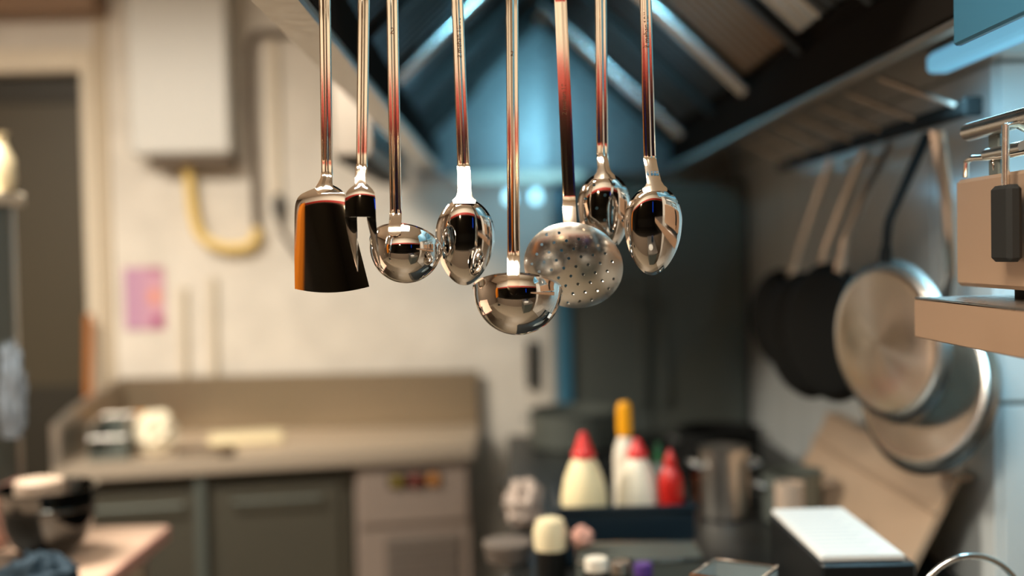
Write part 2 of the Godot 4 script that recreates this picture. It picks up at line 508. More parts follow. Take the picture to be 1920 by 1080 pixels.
func behind_camera() -> void:
	# what the steel mirrors: a half wall, a dark serving opening under a red beam, an unlit dining room
	struct("wall_front", slab(Vector3(-3.1, 0, 0.6), Vector3(2.35, 0.80, 0.72)), ms.half_wall, "brown half wall under the wide serving opening", "wall")
	var b := slab(Vector3(-3.1, 1.93, 0.6), Vector3(2.35, 2.77, 0.72))
	b.box(Vector3(-3.0, 1.365, 0.66), Vector3(0.2, 1.13, 0.12), 0.0005)
	struct("wall_front_upper", b, ms.ceiling_paint, "cream wall above the wide serving opening", "wall")
	struct("trim_2", slab(Vector3(-2.9, 1.93, 0.54), Vector3(2.2, 2.05, 0.598), 0.005), ms.beam_red, "red painted beam over the serving opening", "beam")
	struct("wall_alcove", slab(Vector3(1.35, 0, -0.45), Vector3(2.4, 2.77, -0.3)), ms.white_wall, "cream wall closing the alcove behind the tiled wall", "wall")
	struct("wall_alcove_right", slab(Vector3(2.35, 0, -0.3), Vector3(2.45, 2.77, 0.75)), ms.white_wall, "cream end wall of the alcove at the right", "wall")
	struct("wall_dining", slab(Vector3(-3.3, 0, 5.1), Vector3(3.2, 2.77, 5.2)), ms.dark_room, "dark far wall of the unlit dining room", "wall")
	struct("wall_dining_right", slab(Vector3(3.1, 0, 0.6), Vector3(3.2, 2.77, 5.1)), ms.dark_room, "dark side wall of the unlit dining room", "wall")
	struct("wall_dining_near", slab(Vector3(2.45, 0, 0.6), Vector3(3.1, 2.77, 0.72)), ms.dark_room, "dark wall beside the serving opening in the dining room", "wall")
	struct("ceiling_dining", slab(Vector3(-3.1, 2.66, 0.73), Vector3(3.1, 2.75, 5.1)), ms.dark_room, "dark lowered ceiling of the unlit dining room", "ceiling")
	struct("floor_dining", slab(Vector3(-3.1, 0.0, 0.73), Vector3(3.1, 0.01, 5.1)), ms.dark_room, "dark carpet of the unlit dining room", "floor")
	struct("wall_dining_left", slab(Vector3(-3.1, 0.0, 0.73), Vector3(-3.04, 2.66, 5.1)), ms.dark_room, "dark left wall of the unlit dining room", "wall")
	# orange apron on its hook
	var t := thing("apron", "long orange apron hanging from a hook", "apron", Vector3(-2.2, 1.0, 0.2), Basis(Vector3.UP, 0.9))
	var rows := []
	for i in 16:
		var v := i / 15.0
		var row := []
		for k in 25:
			var u := -1.0 + k / 12.0
			var w := lerpf(0.46, 0.14, clampf((v - 0.72) / 0.28, 0, 1))
			row.append(Vector3(u * w, v * 1.0, 0.03 * cos(u * 9.0 + v) + 0.05 * (1.0 - u * u)))
		rows.append(row)
	rows.reverse()
	part("cloth", Bld.new().sheet(rows, 0.004, false), ms.apron_orange, t)
	part("neck_strap", Bld.new().tube([Vector3(-0.1, 0.98, 0.04), Vector3(-0.05, 1.08, 0.03), Vector3(0.05, 1.08, 0.03), Vector3(0.1, 0.98, 0.04)], 0.012), ms.apron_orange, t)
	solo("coat_stand", Bld.new().lathe([Vector2(0, 0), Vector2(0.2, 0), Vector2(0.2, 0.02), Vector2(0.03, 0.05), Vector2(0.018, 0.2), Vector2(0.018, 2.05), Vector2(0.03, 2.08), Vector2(0, 2.1)]).tube([Vector3(0, 2.05, 0), Vector3(0.05, 2.09, 0.06), Vector3(0.06, 2.12, 0.08)], 0.008), ms.black_iron, "black coat stand carrying the orange apron", "coat stand", Vector3(-2.26, 0, 0.14))
	# blue tube lamp in the dining room
	var bl := thing("tube_lamp", "upright blue tube lamp in the dining room", "lamp", Vector3(1.38, 1.72, 2.3))
	part("tube", Bld.new().lathe([Vector2(0, -0.3), Vector2(0.035, -0.29), Vector2(0.035, 0.29), Vector2(0, 0.3)], Transform3D.IDENTITY, 16), ms.blue_tube, bl)
	part("base", Bld.new().lathe([Vector2(0, -1.72), Vector2(0.12, -1.72), Vector2(0.12, -1.70), Vector2(0.02, -1.68), Vector2(0.02, -0.29), Vector2(0, -0.29)], Transform3D.IDENTITY, 16), ms.black_iron, bl)
	var pd := thing("fill_lamp", "added dim amber lamp lifting the dark of the dining room", "lamp", Vector3(-1.2, 2.2, 3.0))  # added lamp; it lifts the black that the steel mirrors
	part("shade", Bld.new().lathe([Vector2(0.18, 0), Vector2(0.17, 0.01), Vector2(0.05, 0.14), Vector2(0, 0.15)], Transform3D.IDENTITY, 24), ms.black_iron, pd)
	part("bulb", Bld.new().lathe([Vector2(0, 0.0), Vector2(0.03, 0.02), Vector2(0.03, 0.06), Vector2(0.015, 0.1), Vector2(0, 0.1)], Transform3D.IDENTITY, 16), ms.fill_bulb, pd)
	part("cord", Bld.new().tube([Vector3(0, 0.15, 0), Vector3(0, 0.46, 0)], 0.006), ms.black_iron, pd)
	var ol := OmniLight3D.new()
	ol.name = "bulb_light"
	ol.light_color = Color(1.0, 0.86, 0.66)
	ol.light_energy = 0.5
	ol.light_size = 0.03
	ol.omni_range = 10.0
	ol.omni_attenuation = 2.0
	ol.shadow_enabled = true
	pd.add_child(ol)
	ol.position = Vector3(0, -0.02, 0)
	# counter beside the camera with a round plate and a blue carton
	var c := thing("prep_counter", "steel prep counter along the right wall behind the camera", "counter", Vector3(0.6, 0, 0.06))
	part("worktop", Bld.new().box(Vector3(0, 0.88, 0), Vector3(0.58, 0.04, 0.92), 0.004), ms.counter_steel, c)
	part("body", Bld.new().box(Vector3(0.02, 0.44, 0), Vector3(0.52, 0.84, 0.90), 0.004), ms.dark_steel, c)
	var pl := Bld.new().lathe([Vector2(0, 0), Vector2(0.08, 0), Vector2(0.14, 0.02), Vector2(0.142, 0.024), Vector2(0.08, 0.008), Vector2(0, 0.008)])
	solo("plate", pl, ms.white_enamel, "round white plate on the steel prep counter", "plate", Vector3(0.5, 0.90, -0.15))
	solo("carton", Bld.new().box(Vector3(0, 0.06, 0), Vector3(0.12, 0.12, 0.09), 0.003), ms.bin_blue, "small blue carton beside the round white plate", "carton", Vector3(0.66, 0.90, 0.12))

# ---------------------------------------------------------------- extractor hood
func hood() -> void:
	var xl := -0.33
	var xr := 0.64
	var yb: float = EYE.y + 0.322
	var yt: float = EYE.y + 0.418
	var zn := -1.48
	var zf := -4.42
	var rx := 0.155
	var ry: float = EYE.y + 0.88
	var h := thing("extractor_hood", "long steel extractor hood with sloping filters over the cook line", "extractor hood")
	var zc := (zn + zf) * 0.5
	var zl := zn - zf
	part("left_rim", Bld.new().box(Vector3(-0.282, yb + 0.008, zc + 0.15), Vector3(0.066, 0.016, zl + 0.3), 0.004), ms.counter_steel, h, "pale folded steel rim on the room side")
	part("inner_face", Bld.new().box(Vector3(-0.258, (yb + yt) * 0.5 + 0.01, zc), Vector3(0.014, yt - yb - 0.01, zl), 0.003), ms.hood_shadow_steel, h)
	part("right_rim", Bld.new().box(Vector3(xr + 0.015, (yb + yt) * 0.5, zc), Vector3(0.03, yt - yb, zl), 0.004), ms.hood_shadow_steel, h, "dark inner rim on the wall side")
	part("gutter", Bld.new().box(Vector3(xr + 0.02, yb - 0.004, zc), Vector3(0.03, 0.012, zl), 0.003), ms.counter_steel, h)
	var k0: Vector3 = P(1787, 87, 1.455)
	part("corner_plate", Bld.new().box(Vector3(k0.x + 0.006, k0.y + 0.16, -1.10), Vector3(0.012, 0.32, 0.71), 0.003), ms.blue_lit_steel, h, "steel plate coloured for blue light at the near wall side corner")
	part("plate_stay", Bld.new().box(Vector3((k0.x + xr) * 0.5 + 0.02, k0.y + 0.22, -1.468), Vector3(xr - k0.x + 0.06, 0.05, 0.012), 0.002), ms.brushed_steel, h)
	# outer shell, closed on top
	var sh := Bld.new()
	sh.box(Vector3(xl - 0.012, (yt + 2.52) * 0.5, zc), Vector3(0.02, 2.52 - yt, zl), 0.002)
	sh.box(Vector3(xr + 0.02, (yt + 2.52) * 0.5, zc), Vector3(0.02, 2.52 - yt, zl), 0.002)
	sh.box(Vector3((xl + xr) * 0.5, 2.53, zc), Vector3(xr - xl + 0.06, 0.02, zl), 0.002)
	sh.box(Vector3((xl + xr) * 0.5, 2.335, zn - 0.01), Vector3(xr - xl, 0.39, 0.02), 0.002)
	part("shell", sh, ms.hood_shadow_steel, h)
	# far end panel with its folded ridge
	var ep := Bld.new()
	var zz := zf + 0.02
	var lo := yb - 0.02
	ep.quad(Vector3(xl, lo, zz), Vector3(rx, lo, zz + 0.03), Vector3(rx, ry, zz + 0.03), Vector3(xl, yt, zz))
	ep.quad(Vector3(rx, lo, zz + 0.03), Vector3(xr, lo, zz), Vector3(xr, yt, zz), Vector3(rx, ry, zz + 0.03))
	ep.quad(Vector3(xr, lo, zz - 0.02), Vector3(xl, lo, zz - 0.02), Vector3(xl, yt, zz - 0.02), Vector3(xr, yt, zz - 0.02))
	ep.tri(Vector3(xr, yt, zz - 0.02), Vector3(xl, yt, zz - 0.02), Vector3(rx, ry, zz - 0.02))
	ep.quad(Vector3(xl, lo, zz - 0.02), Vector3(xr, lo, zz - 0.02), Vector3(xr, lo, zz), Vector3(xl, lo, zz))
	part("end_panel", ep, ms.hood_steel, h, "blue lit panel closing the far end", 5.0)
	part("end_lip", Bld.new().box(Vector3((xl + xr) * 0.5 - 0.1, lo - 0.012, zz + 0.05), Vector3(0.5, 0.05, 0.05), 0.008), ms.counter_steel, h)
	# bays: cross bars and sloping filters with baffles
	var bars := [1.51, 1.95, 2.42, 2.95, 3.48, 4.03, 4.40]
	for s in [0, 1]:
		var foot := Vector3(xl, yt, 0) if s == 0 else Vector3(xr, yt, 0)
		var top := Vector3(rx, ry, 0)
		var along := (top - foot)
		var ln := along.length()
		var ux := along.normalized()
		var nr := ux.cross(Vector3.BACK).normalized()
		if nr.y > 0.0:
			nr = -nr
		var bs := Basis(ux, nr, ux.cross(nr))
		for z in bars:
			if z != 2.95 and (z != 4.03 or s == 0):
				part("divider", Bld.new().box(foot + along * 0.5 + Vector3(0, 0, -z) + nr * 0.004, Vector3(ln, 0.02, 0.03), 0.004, bs), ms.baffle_steel, h)
				continue
			part("cross_bar", Bld.new().tube([foot + Vector3(0, 0, -z) + nr * 0.014, foot + along + Vector3(0, 0, -z) + nr * 0.014], 0.021, 20), ms.bar_steel, h, "bright steel bar between filters")
		for i in bars.size() - 1:
			var z1: float = bars[i] + 0.025
			var z2: float = bars[i + 1] - 0.025
			var zm := (z1 + z2) * 0.5
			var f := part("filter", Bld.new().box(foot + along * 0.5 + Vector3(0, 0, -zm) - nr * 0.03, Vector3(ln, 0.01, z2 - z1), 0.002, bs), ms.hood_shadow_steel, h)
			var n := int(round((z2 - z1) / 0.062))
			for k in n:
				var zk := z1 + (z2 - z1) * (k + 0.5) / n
				var bm: Material = ms.warm_reflection_steel if s == 1 and i == 2 else ms.bar_steel if s == 1 and i == 1 and k >= n - 3 else ms.baffle_steel  # brown bay imitates a warm reflection; last near baffles brightened as lit stripes
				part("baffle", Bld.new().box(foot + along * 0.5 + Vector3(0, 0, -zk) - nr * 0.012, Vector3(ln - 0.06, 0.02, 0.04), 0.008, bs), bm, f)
	# lamp fitting under the ridge
	hood_lamp(Vector3(rx, ry - 0.27, -1.62), "cool oblong lamp under the ridge of the hood", 1.35)
	# duct box along the outside of the hood
	var q: Vector3 = P(623, 296, 3.25)
	var db := thing("duct_box", "beige steel duct box fixed along the left flank of the hood", "duct", Vector3((q.x + xl - 0.045) * 0.5, q.y, -3.84))
	part("body", Bld.new().box(Vector3(0, 0.13, 0), Vector3(absf(q.x - xl + 0.045), 0.25, 1.18), 0.006), ms.counter_steel, db)
	part("underside", Bld.new().box(Vector3(0, 0.0, 0), Vector3(absf(q.x - xl + 0.045) - 0.02, 0.02, 1.16), 0.004), ms.black_iron, db)

func hood_lamp(at: Vector3, label: String, energy: float) -> void:
	# it faces along the hood; its deep housing keeps the light off the rims
	var t := thing("hood_lamp", label, "lamp", at)
	var hs := Bld.new()
	hs.box(Vector3(0, 0.066, -0.17), Vector3(0.30, 0.008, 0.4), 0.002)
	hs.box(Vector3(0, -0.066, -0.17), Vector3(0.30, 0.008, 0.4), 0.002)
	hs.box(Vector3(0.146, 0, -0.17), Vector3(0.008, 0.124, 0.4), 0.002)
	hs.box(Vector3(-0.146, 0, -0.17), Vector3(0.008, 0.124, 0.4), 0.002)
	hs.box(Vector3(0, 0, 0.026), Vector3(0.284, 0.124, 0.008), 0.002)
	part("housing", hs, ms.black_iron, t)
	part("bracket", Bld.new().box(Vector3(0, 0.145, 0), Vector3(0.03, 0.15, 0.04), 0.003), ms.brushed_steel, t)
	part("lens", Bld.new().box(Vector3(0, 0, 0.012), Vector3(0.27, 0.11, 0.016), 0.004), ms.cool_lamp, t)
	var l := AreaLight3D.new()
	l.name = "lamp_light"
	l.light_color = Color(0.58, 0.89, 0.98)
	l.light_energy = energy
	l.area_size = Vector2(0.26, 0.10)
	l.area_range = 10.0
	l.area_attenuation = 2.0
	l.shadow_enabled = true
	t.add_child(l)
	l.position = Vector3(0, 0, -0.002)

# ---------------------------------------------------------------- things on the far wall
func back_wall_things() -> void:
	var w := -4.6
	# white box; the dark slab below paints its underside in shade
	var a: Vector3 = P(242, 296, 4.42)
	var c: Vector3 = P(432, 296, 4.42)
	var o := thing("wall_boiler", "tall white enamel boiler on the far wall above the yellow pipe", "boiler", Vector3((a.x + c.x) * 0.5, a.y, w))
	var wd := c.x - a.x
	part("body", Bld.new().box(Vector3(0, 0.36, 0.092), Vector3(wd, 0.70, 0.176), 0.012), ms.white_enamel, o)
	part("tray", Bld.new().box(Vector3(0.03, -0.008, 0.085), Vector3(wd * 0.8, 0.03, 0.15), 0.004), ms.brown_pipe, o, "dark slab for the shaded underside")
	# yellow gas pipe
	var pz := 4.55
	var pts := []
	for q in [[352, 310], [356, 350], [362, 400], [372, 435], [392, 456], [425, 466], [460, 464], [478, 452], [482, 428]]:
		pts.append(P(q[0], q[1], pz))
	pts[0] = Vector3(pts[0].x, a.y - 0.024, -4.54)
	solo("gas_pipe", Bld.new().tube(pts, 0.021), ms.yellow_pipe, "yellow gas pipe curving away under the white boiler", "pipe")
	# dark bent pipe
	pts = []
	for q in [[546, 62], [515, 62], [488, 62], [473, 68], [468, 84], [470, 200], [476, 320], [480, 425]]:
		pts.append(P(q[0], q[1], 4.56))
	solo("water_pipe", Bld.new().tube(pts, 0.013), ms.brown_pipe, "thin brown pipe bent at its top corner, right of the boiler", "pipe")
	var p1: Vector3 = P(522, 75, 4.58)
	var p2: Vector3 = P(519, 375, 4.58)
	solo("cable_trunking", slab(Vector3(p2.x - 0.02, p2.y, -4.6), Vector3(p2.x + 0.02, p1.y, -4.575), 0.004), ms.casing_paint, "pale upright cable trunking on the far wall above the black valve", "trunking")
	var vp: Vector3 = P(522, 388, 4.56)
	var vl := thing("stop_valve", "small black stop valve on the far wall behind the steel turner", "valve", vp)
	part("body", Bld.new().lathe([Vector2(0, -0.05), Vector2(0.014, -0.05), Vector2(0.02, -0.02), Vector2(0.022, 0.03), Vector2(0.012, 0.05), Vector2(0, 0.05)], Transform3D.IDENTITY, 16), ms.black_plastic, vl)
	part("stem", Bld.new().tube([Vector3(0, 0, 0), Vector3(0, 0, -0.042)], 0.01), ms.brown_pipe, vl)
	part("outlet", Bld.new().tube([Vector3(0, -0.04, 0), Vector3(0.01, -0.1, 0), Vector3(0.05, -0.16, 0.0), Vector3(0.07, -0.2, -0.02)], 0.009), ms.brown_pipe, vl)
	# two white upright pipes
	for q in [[342, 540, "slim white pipe rising behind the counter, nearer to the pink notice"], [398, 520, "slim white pipe rising behind the counter, farther from the pink notice"]]:
		var u: Vector3 = P(q[0], q[1], 4.58)
		var bt: Vector3 = P(q[0] + 4, 740, 4.58)
		solo("waste_pipe", Bld.new().tube([u, bt], 0.016), ms.casing_paint, q[2], "pipe", Vector3.ZERO, Basis.IDENTITY, "white pipes behind the counter")
	# pink notice
	var n0: Vector3 = P(231, 502, 4.59)
	var n1: Vector3 = P(309, 617, 4.59)
	var nt := StandardMaterial3D.new()
	nt.albedo_texture = notice_print()
	nt.roughness = 0.6
	var nb := Bld.new()
	var c0 := Vector3(n0.x, n1.y, -4.592)
	var c1 := Vector3(n1.x, n1.y, -4.592)
	var c2 := Vector3(n1.x, n0.y, -4.592)
	var c3 := Vector3(n0.x, n0.y, -4.592)
	var nn := thing("notice", "pink paper notice with an orange blot taped to the far wall", "notice", Vector3((n0.x + n1.x) * 0.5, n1.y, -4.594))
	var off := -nn.position
	nb.tri(c0 + off, c1 + off, c2 + off, Vector2(0, 1), Vector2(1, 1), Vector2(1, 0))
	nb.tri(c0 + off, c2 + off, c3 + off, Vector2(0, 1), Vector2(1, 0), Vector2(0, 0))
	part("sheet", nb, nt, nn)
	part("backing", Bld.new().box(Vector3(0, (n0.y - n1.y) * 0.5, -0.001), Vector3(n1.x - n0.x + 0.002, n0.y - n1.y + 0.002, 0.004), 0.0005), ms.edge_pink, nn)
	# broom handle leaning by the door
	var b0: Vector3 = P(167, 590, 4.5)
	var b1: Vector3 = P(166, 760, 4.45)
	solo("broom", Bld.new().tube([b0, b1, b1 + (b1 - b0).normalized() * 0.8], 0.016).box(b1 + (b1 - b0).normalized() * 0.84, Vector3(0.26, 0.07, 0.05), 0.01), ms.orange_wood, "orange wooden broom leaning beside the olive door", "broom")
	# black switch at the right end of the wall
	var s: Vector3 = P(998, 685, 4.57)
	var sw := thing("wall_switch", "narrow black switch plate on the white wall beside the dark fridge", "switch", Vector3(s.x, s.y, -4.6))
	part("plate", Bld.new().box(Vector3(0, 0, 0.012), Vector3(0.045, 0.19, 0.03), 0.004), ms.black_plastic, sw)
	part("rocker", Bld.new().box(Vector3(0, 0.04, 0.03), Vector3(0.025, 0.05, 0.012), 0.003), ms.black_rubber, sw)
	# twin spotlight below the hood's end
	var tl := thing("twin_spot", "pair of small glowing spots fixed under the hood's far end", "lamp", P(980, 372, 4.32))
	part("bar", Bld.new().box(Vector3(0, 0.034, 0), Vector3(0.16, 0.012, 0.03), 0.004), ms.brushed_steel, tl)
	for q in [-25, 25]:
		var cx: float = q / F * 4.32
		part("bulb", Bld.new().lathe([Vector2(0, -0.02), Vector2(0.014, -0.016), Vector2(0.021, 0), Vector2(0.016, 0.018), Vector2(0.01, 0.028), Vector2(0, 0.028)], Transform3D(Basis.IDENTITY, Vector3(cx, 0, 0)), 16), ms.bulb_glow, tl)
		var l := OmniLight3D.new()
		l.name = "bulb_light"
		l.light_color = Color(0.55, 0.85, 1.0)
		l.light_energy = 0.015
		l.light_size = 0.015
		l.omni_range = 8.0
		l.omni_attenuation = 2.0
		l.shadow_enabled = true
		tl.add_child(l, true)
		l.position = Vector3(cx, 0, 0)
	part("stem", Bld.new().tube([Vector3(0, 0.038, 0), Vector3(0, 0.050, 0)], 0.008), ms.brushed_steel, tl)

func notice_print() -> ImageTexture:
	var im := Image.create(96, 140, false, Image.FORMAT_RGB8)
	for y in 140:
		for x in 96:
			var c := Color(0.82, 0.62, 0.70)
			c = c.lerp(Color(0.72, 0.56, 0.70), clampf(1.0 - x / 70.0, 0, 0.6))
			c = c.lerp(Color(0.93, 0.60, 0.42), clampf(1.2 - Vector2(x - 72, (y - 66) * 0.8).length() / 16.0, 0, 0.8))
			c = c.lerp(Color(0.60, 0.22, 0.42), clampf(1.3 - Vector2(x - 80, y - 122).length() / 15.0, 0, 0.9))
			c = c.lerp(Color(0.62, 0.36, 0.48), clampf(1.2 - Vector2((x - 76) * 0.6, y - 7).length() / 10.0, 0, 0.8))
			im.set_pixel(x, y, c)
	return ImageTexture.create_from_image(im)

# ---------------------------------------------------------------- wash counter at the far left
func wash_counter() -> void:
	# its front runs a little askew to the wall: the left end stands nearer
	var fl: Vector3 = P(97, 862, 3.78)
	var fr: Vector3 = P(888, 824, 4.05)
	var ytop := 0.90
	fl.y = ytop
	fr.y = ytop
	var bl := Vector3(fl.x - 0.05, ytop, -4.56)
	var br := Vector3(fr.x + 0.01, ytop, -4.56)
	var t := thing("wash_counter", "long steel wash counter with raised splashbacks below the pink notice", "counter", Vector3((bl.x + br.x) * 0.5, 0, -4.2))
	var off := -t.position
	var top := Bld.new()
	prism(top, [fl + off, fr + off, br + off, bl + off], 0.05)
	part("worktop", top, ms.worktop_steel, t, "", 10.0)
	var hb: float = P(600, 702, 4.53).y
	part("splashback", Bld.new().box(Vector3((bl.x + br.x) * 0.5, (ytop + hb) * 0.5, -4.55) + off, Vector3(br.x - bl.x, hb - ytop, 0.03), 0.005), ms.splash_steel, t)
	# side splash at the left end, sloping down to the front
	var sd := Bld.new()
	var s0 := fl + off
	var s1 := bl + off
	prism2(sd, [s0, s0 + Vector3(0, 0.14, 0), s0.lerp(s1, 0.25) + Vector3(0, 0.17, 0), s1 + Vector3(0, hb - ytop, 0), s1], Vector3(0.03, 0, 0))
	part("side_splash", sd, ms.counter_steel, t, "", 10.0)
	# cupboard under it
	var dirx := (fr - fl).normalized()
	var ang := atan2(-dirx.z, dirx.x)
	var bs := Basis(Vector3.UP, ang)
	var mid := (fl + fr) * 0.5 + off
	var wd := fl.distance_to(fr)
	var cut: float = (P(663, 900, 3.98).x - fl.x) / (fr.x - fl.x) * wd
	var fz := 0.04
	part("cupboard", Bld.new().box(mid + bs * Vector3(-wd * 0.5 + cut * 0.5 + 0.02, -0.46, -fz - 0.20), Vector3(cut - 0.04, 0.74, 0.34), 0.004, bs), ms.cupboard_steel, t)
	for k in 2:
		var w2 := (cut - 0.06) * 0.5
		var cx := -wd * 0.5 + 0.03 + w2 * (k + 0.5)
		var d := part("door", Bld.new().box(mid + bs * Vector3(cx, -0.47, -fz - 0.02), Vector3(w2 - 0.03, 0.70, 0.02), 0.004, bs), ms.cupboard_steel, t)
		part("handle", Bld.new().tube([mid + bs * Vector3(cx - 0.15, -0.16, -fz), mid + bs * Vector3(cx - 0.15, -0.16, -fz + 0.02), mid + bs * Vector3(cx + 0.15, -0.16, -fz + 0.02), mid + bs * Vector3(cx + 0.15, -0.16, -fz)], 0.006), ms.dark_steel, d)
	part("post", Bld.new().box(mid + bs * Vector3(-wd * 0.5 + cut * 0.475, -0.47, -fz + 0.0), Vector3(0.035, 0.84, 0.035), 0.004, bs), ms.dark_steel, t)
	# fridge unit at the right end, with its round buttons and vent
	var ux := -wd * 0.5 + cut + (wd - cut) * 0.5
	var fw := wd - cut - 0.02
	var unit := thing("counter_fridge", "pale grey cooling unit under the right end of the wash counter", "fridge", t.position + mid + bs * Vector3(ux, -ytop, -fz - 0.2), bs)
	part("body", Bld.new().box(Vector3(0, 0.425, 0.01), Vector3(fw, 0.83, 0.38), 0.006), ms.cabinet_grey, unit)
	part("fascia", Bld.new().box(Vector3(0, 0.725, 0.205), Vector3(fw - 0.02, 0.20, 0.016), 0.004), ms.cabinet_grey, unit)
	var vent := part("vent_panel", Bld.new().box(Vector3(0.03, 0.35, 0.203), Vector3(fw * 0.66, 0.46, 0.012), 0.004), ms.vent_grey, unit)
	for k in 9:
		part("louvre", Bld.new().box(Vector3(0.03, 0.16 + k * 0.047, 0.211), Vector3(fw * 0.6, 0.016, 0.012), 0.003), ms.vent_grey, vent)
	var pc: Vector3 = unit.transform.affine_inverse() * P(781, 906, 3.98)
	var panel := part("control_panel", Bld.new().box(Vector3(pc.x, pc.y, 0.215), Vector3(0.19, 0.05, 0.012), 0.004), ms.black_plastic, unit)
	for q in [[-0.065, "button_yellow", 0.02], [0.0, "button_red", 0.024], [0.065, "button_orange", 0.022]]:
		part("button", Bld.new().lathe([Vector2(q[2], 0), Vector2(q[2], 0.008), Vector2(q[2] * 0.8, 0.012), Vector2(0, 0.012)], Transform3D(Basis(Vector3.RIGHT, PI / 2), Vector3(pc.x + q[0], pc.y, 0.220)), 20), ms[q[1]], panel)
	# --- things lying on it
	var up := 0.902
	var cr: Vector3 = P(210, 800, 4.0)
	var crate := thing("steel_tray", "open steel tray with a dark hollow at the left end of the wash counter", "tray", Vector3(cr.x, up + 0.002, -4.02), bs)
	var cw := 0.12
	part("floor_pan", Bld.new().box(Vector3(0, 0.006, 0), Vector3(cw, 0.012, 0.3), 0.002), ms.dark_steel, crate)
	part("wall_panel", Bld.new().box(Vector3(-cw * 0.5, 0.055, 0), Vector3(0.008, 0.11, 0.3), 0.002), ms.dark_steel, crate)
	part("wall_panel", Bld.new().box(Vector3(cw * 0.5, 0.055, 0), Vector3(0.008, 0.11, 0.3), 0.002), ms.dark_steel, crate)
	part("wall_panel", Bld.new().box(Vector3(0, 0.055, -0.15), Vector3(cw, 0.11, 0.008), 0.002), ms.dark_steel, crate)
	part("rim", Bld.new().tube([Vector3(-cw * 0.5, 0.11, 0.15), Vector3(-cw * 0.5, 0.11, -0.15), Vector3(cw * 0.5, 0.11, -0.15), Vector3(cw * 0.5, 0.11, 0.15)], 0.008), ms.counter_steel, crate)
	part("front_bar", Bld.new().tube([Vector3(-cw * 0.5, 0.075, 0.15), Vector3(cw * 0.5, 0.075, 0.15)], 0.006), ms.brushed_steel, crate)
	var cl: Vector3 = P(296, 788, 4.05)
	solo("cloth_bundle", lump(Vector3(0.07, 0.075, 0.07), 4, 0.18), ms.cloth_white, "bundled white cloth on the wash counter beside the steel tray", "cloth", Vector3(cl.x, up + 0.068, -4.02), Basis(Vector3.UP, 0.3))
	var gp: Vector3 = P(205, 790, 4.1)
	solo("brass_bowl", Bld.new().lathe([Vector2(0, 0), Vector2(0.03, 0), Vector2(0.05, 0.05), Vector2(0.055, 0.1), Vector2(0.05, 0.1), Vector2(0.045, 0.05), Vector2(0, 0.01)]), ms.cap_yellow, "small yellowish pot squeezed between steel tray and white cloth", "pot", Vector3(gp.x + 0.05, up, -4.30))
	var bd: Vector3 = P(462, 796, 4.25)
	var board := Bld.new().box(Vector3(0, 0.012, 0), Vector3(0.27, 0.024, 0.19), 0.008, Basis(Vector3.UP, 0.25))
	solo("chopping_board", board, ms.cream, "pale cream chopping board lying on the wash counter", "chopping board", Vector3(bd.x, up, -4.24))
	var tp: Vector3 = P(345, 826, 3.95)
	var tap := Bld.new().tube([Vector3(-0.1, 0.012, 0), Vector3(-0.02, 0.02, 0.01), Vector3(0.06, 0.014, 0.02)], 0.012)
	tap.lathe([Vector2(0, 0), Vector2(0.03, 0), Vector2(0.034, 0.02), Vector2(0.02, 0.03), Vector2(0, 0.03)], Transform3D(Basis.IDENTITY, Vector3(0.08, 0, 0.02)), 16)
	solo("spray_head", tap, ms.brown_pipe, "dark spray head lying in front of the white cloth", "spray head", Vector3(tp.x + 0.07, up + 0.001, -3.96))

func prism(b: Bld, top: Array, thick: float) -> void:
	var c := Vector3.ZERO
	for p in top:
		c += p
	c = c / top.size() + Vector3(0, -thick * 0.5, 0)
	b.poly_out(top, c)
	var low := []
	for p in top:
		low.append(p + Vector3(0, -thick, 0))
	b.poly_out(low, c)
	for i in top.size():
		var k := (i + 1) % top.size()
		b.poly_out([top[i], top[k], low[k], low[i]], c)

func prism2(b: Bld, face: Array, ext: Vector3) -> void:
	var c := Vector3.ZERO
	for p in face:
		c += p
	c = c / face.size() + ext * 0.5
	var far := []
	for p in face:
		far.append(p + ext)
	b.poly_out(face, c)
	b.poly_out(far, c)
	for i in face.size():
		var k := (i + 1) % face.size()
		b.poly_out([face[i], face[k], far[k], far[i]], c)

# a soft crumpled lump
func lump(r: Vector3, sd: int, amount: float, flat := 0.9) -> Bld:
	var n := FastNoiseLite.new()
	n.seed = sd
	n.frequency = 1.1
	n.fractal_octaves = 3
	var b := Bld.new()
	var rows := []
	for i in 25:
		var row := []
		var a := PI * i / 24.0
		for j in 40:
			var t := TAU * j / 40.0
			var d := Vector3(sin(a) * cos(t), cos(a), -sin(a) * sin(t))
			var k := 1.0 + amount * n.get_noise_3dv(d * 1.6) * 2.0
			var p := d * r * k
			p.y = maxf(p.y, -r.y * flat)
			row.append(p)
		rows.append(row)
	for i in 24:
		for j in 40:
			var k := (j + 1) % 40
			if i > 0:
				b.tri(rows[i][j], rows[i + 1][j], rows[i][k])
			if i < 23:
				b.tri(rows[i][k], rows[i + 1][j], rows[i + 1][k])
	return b

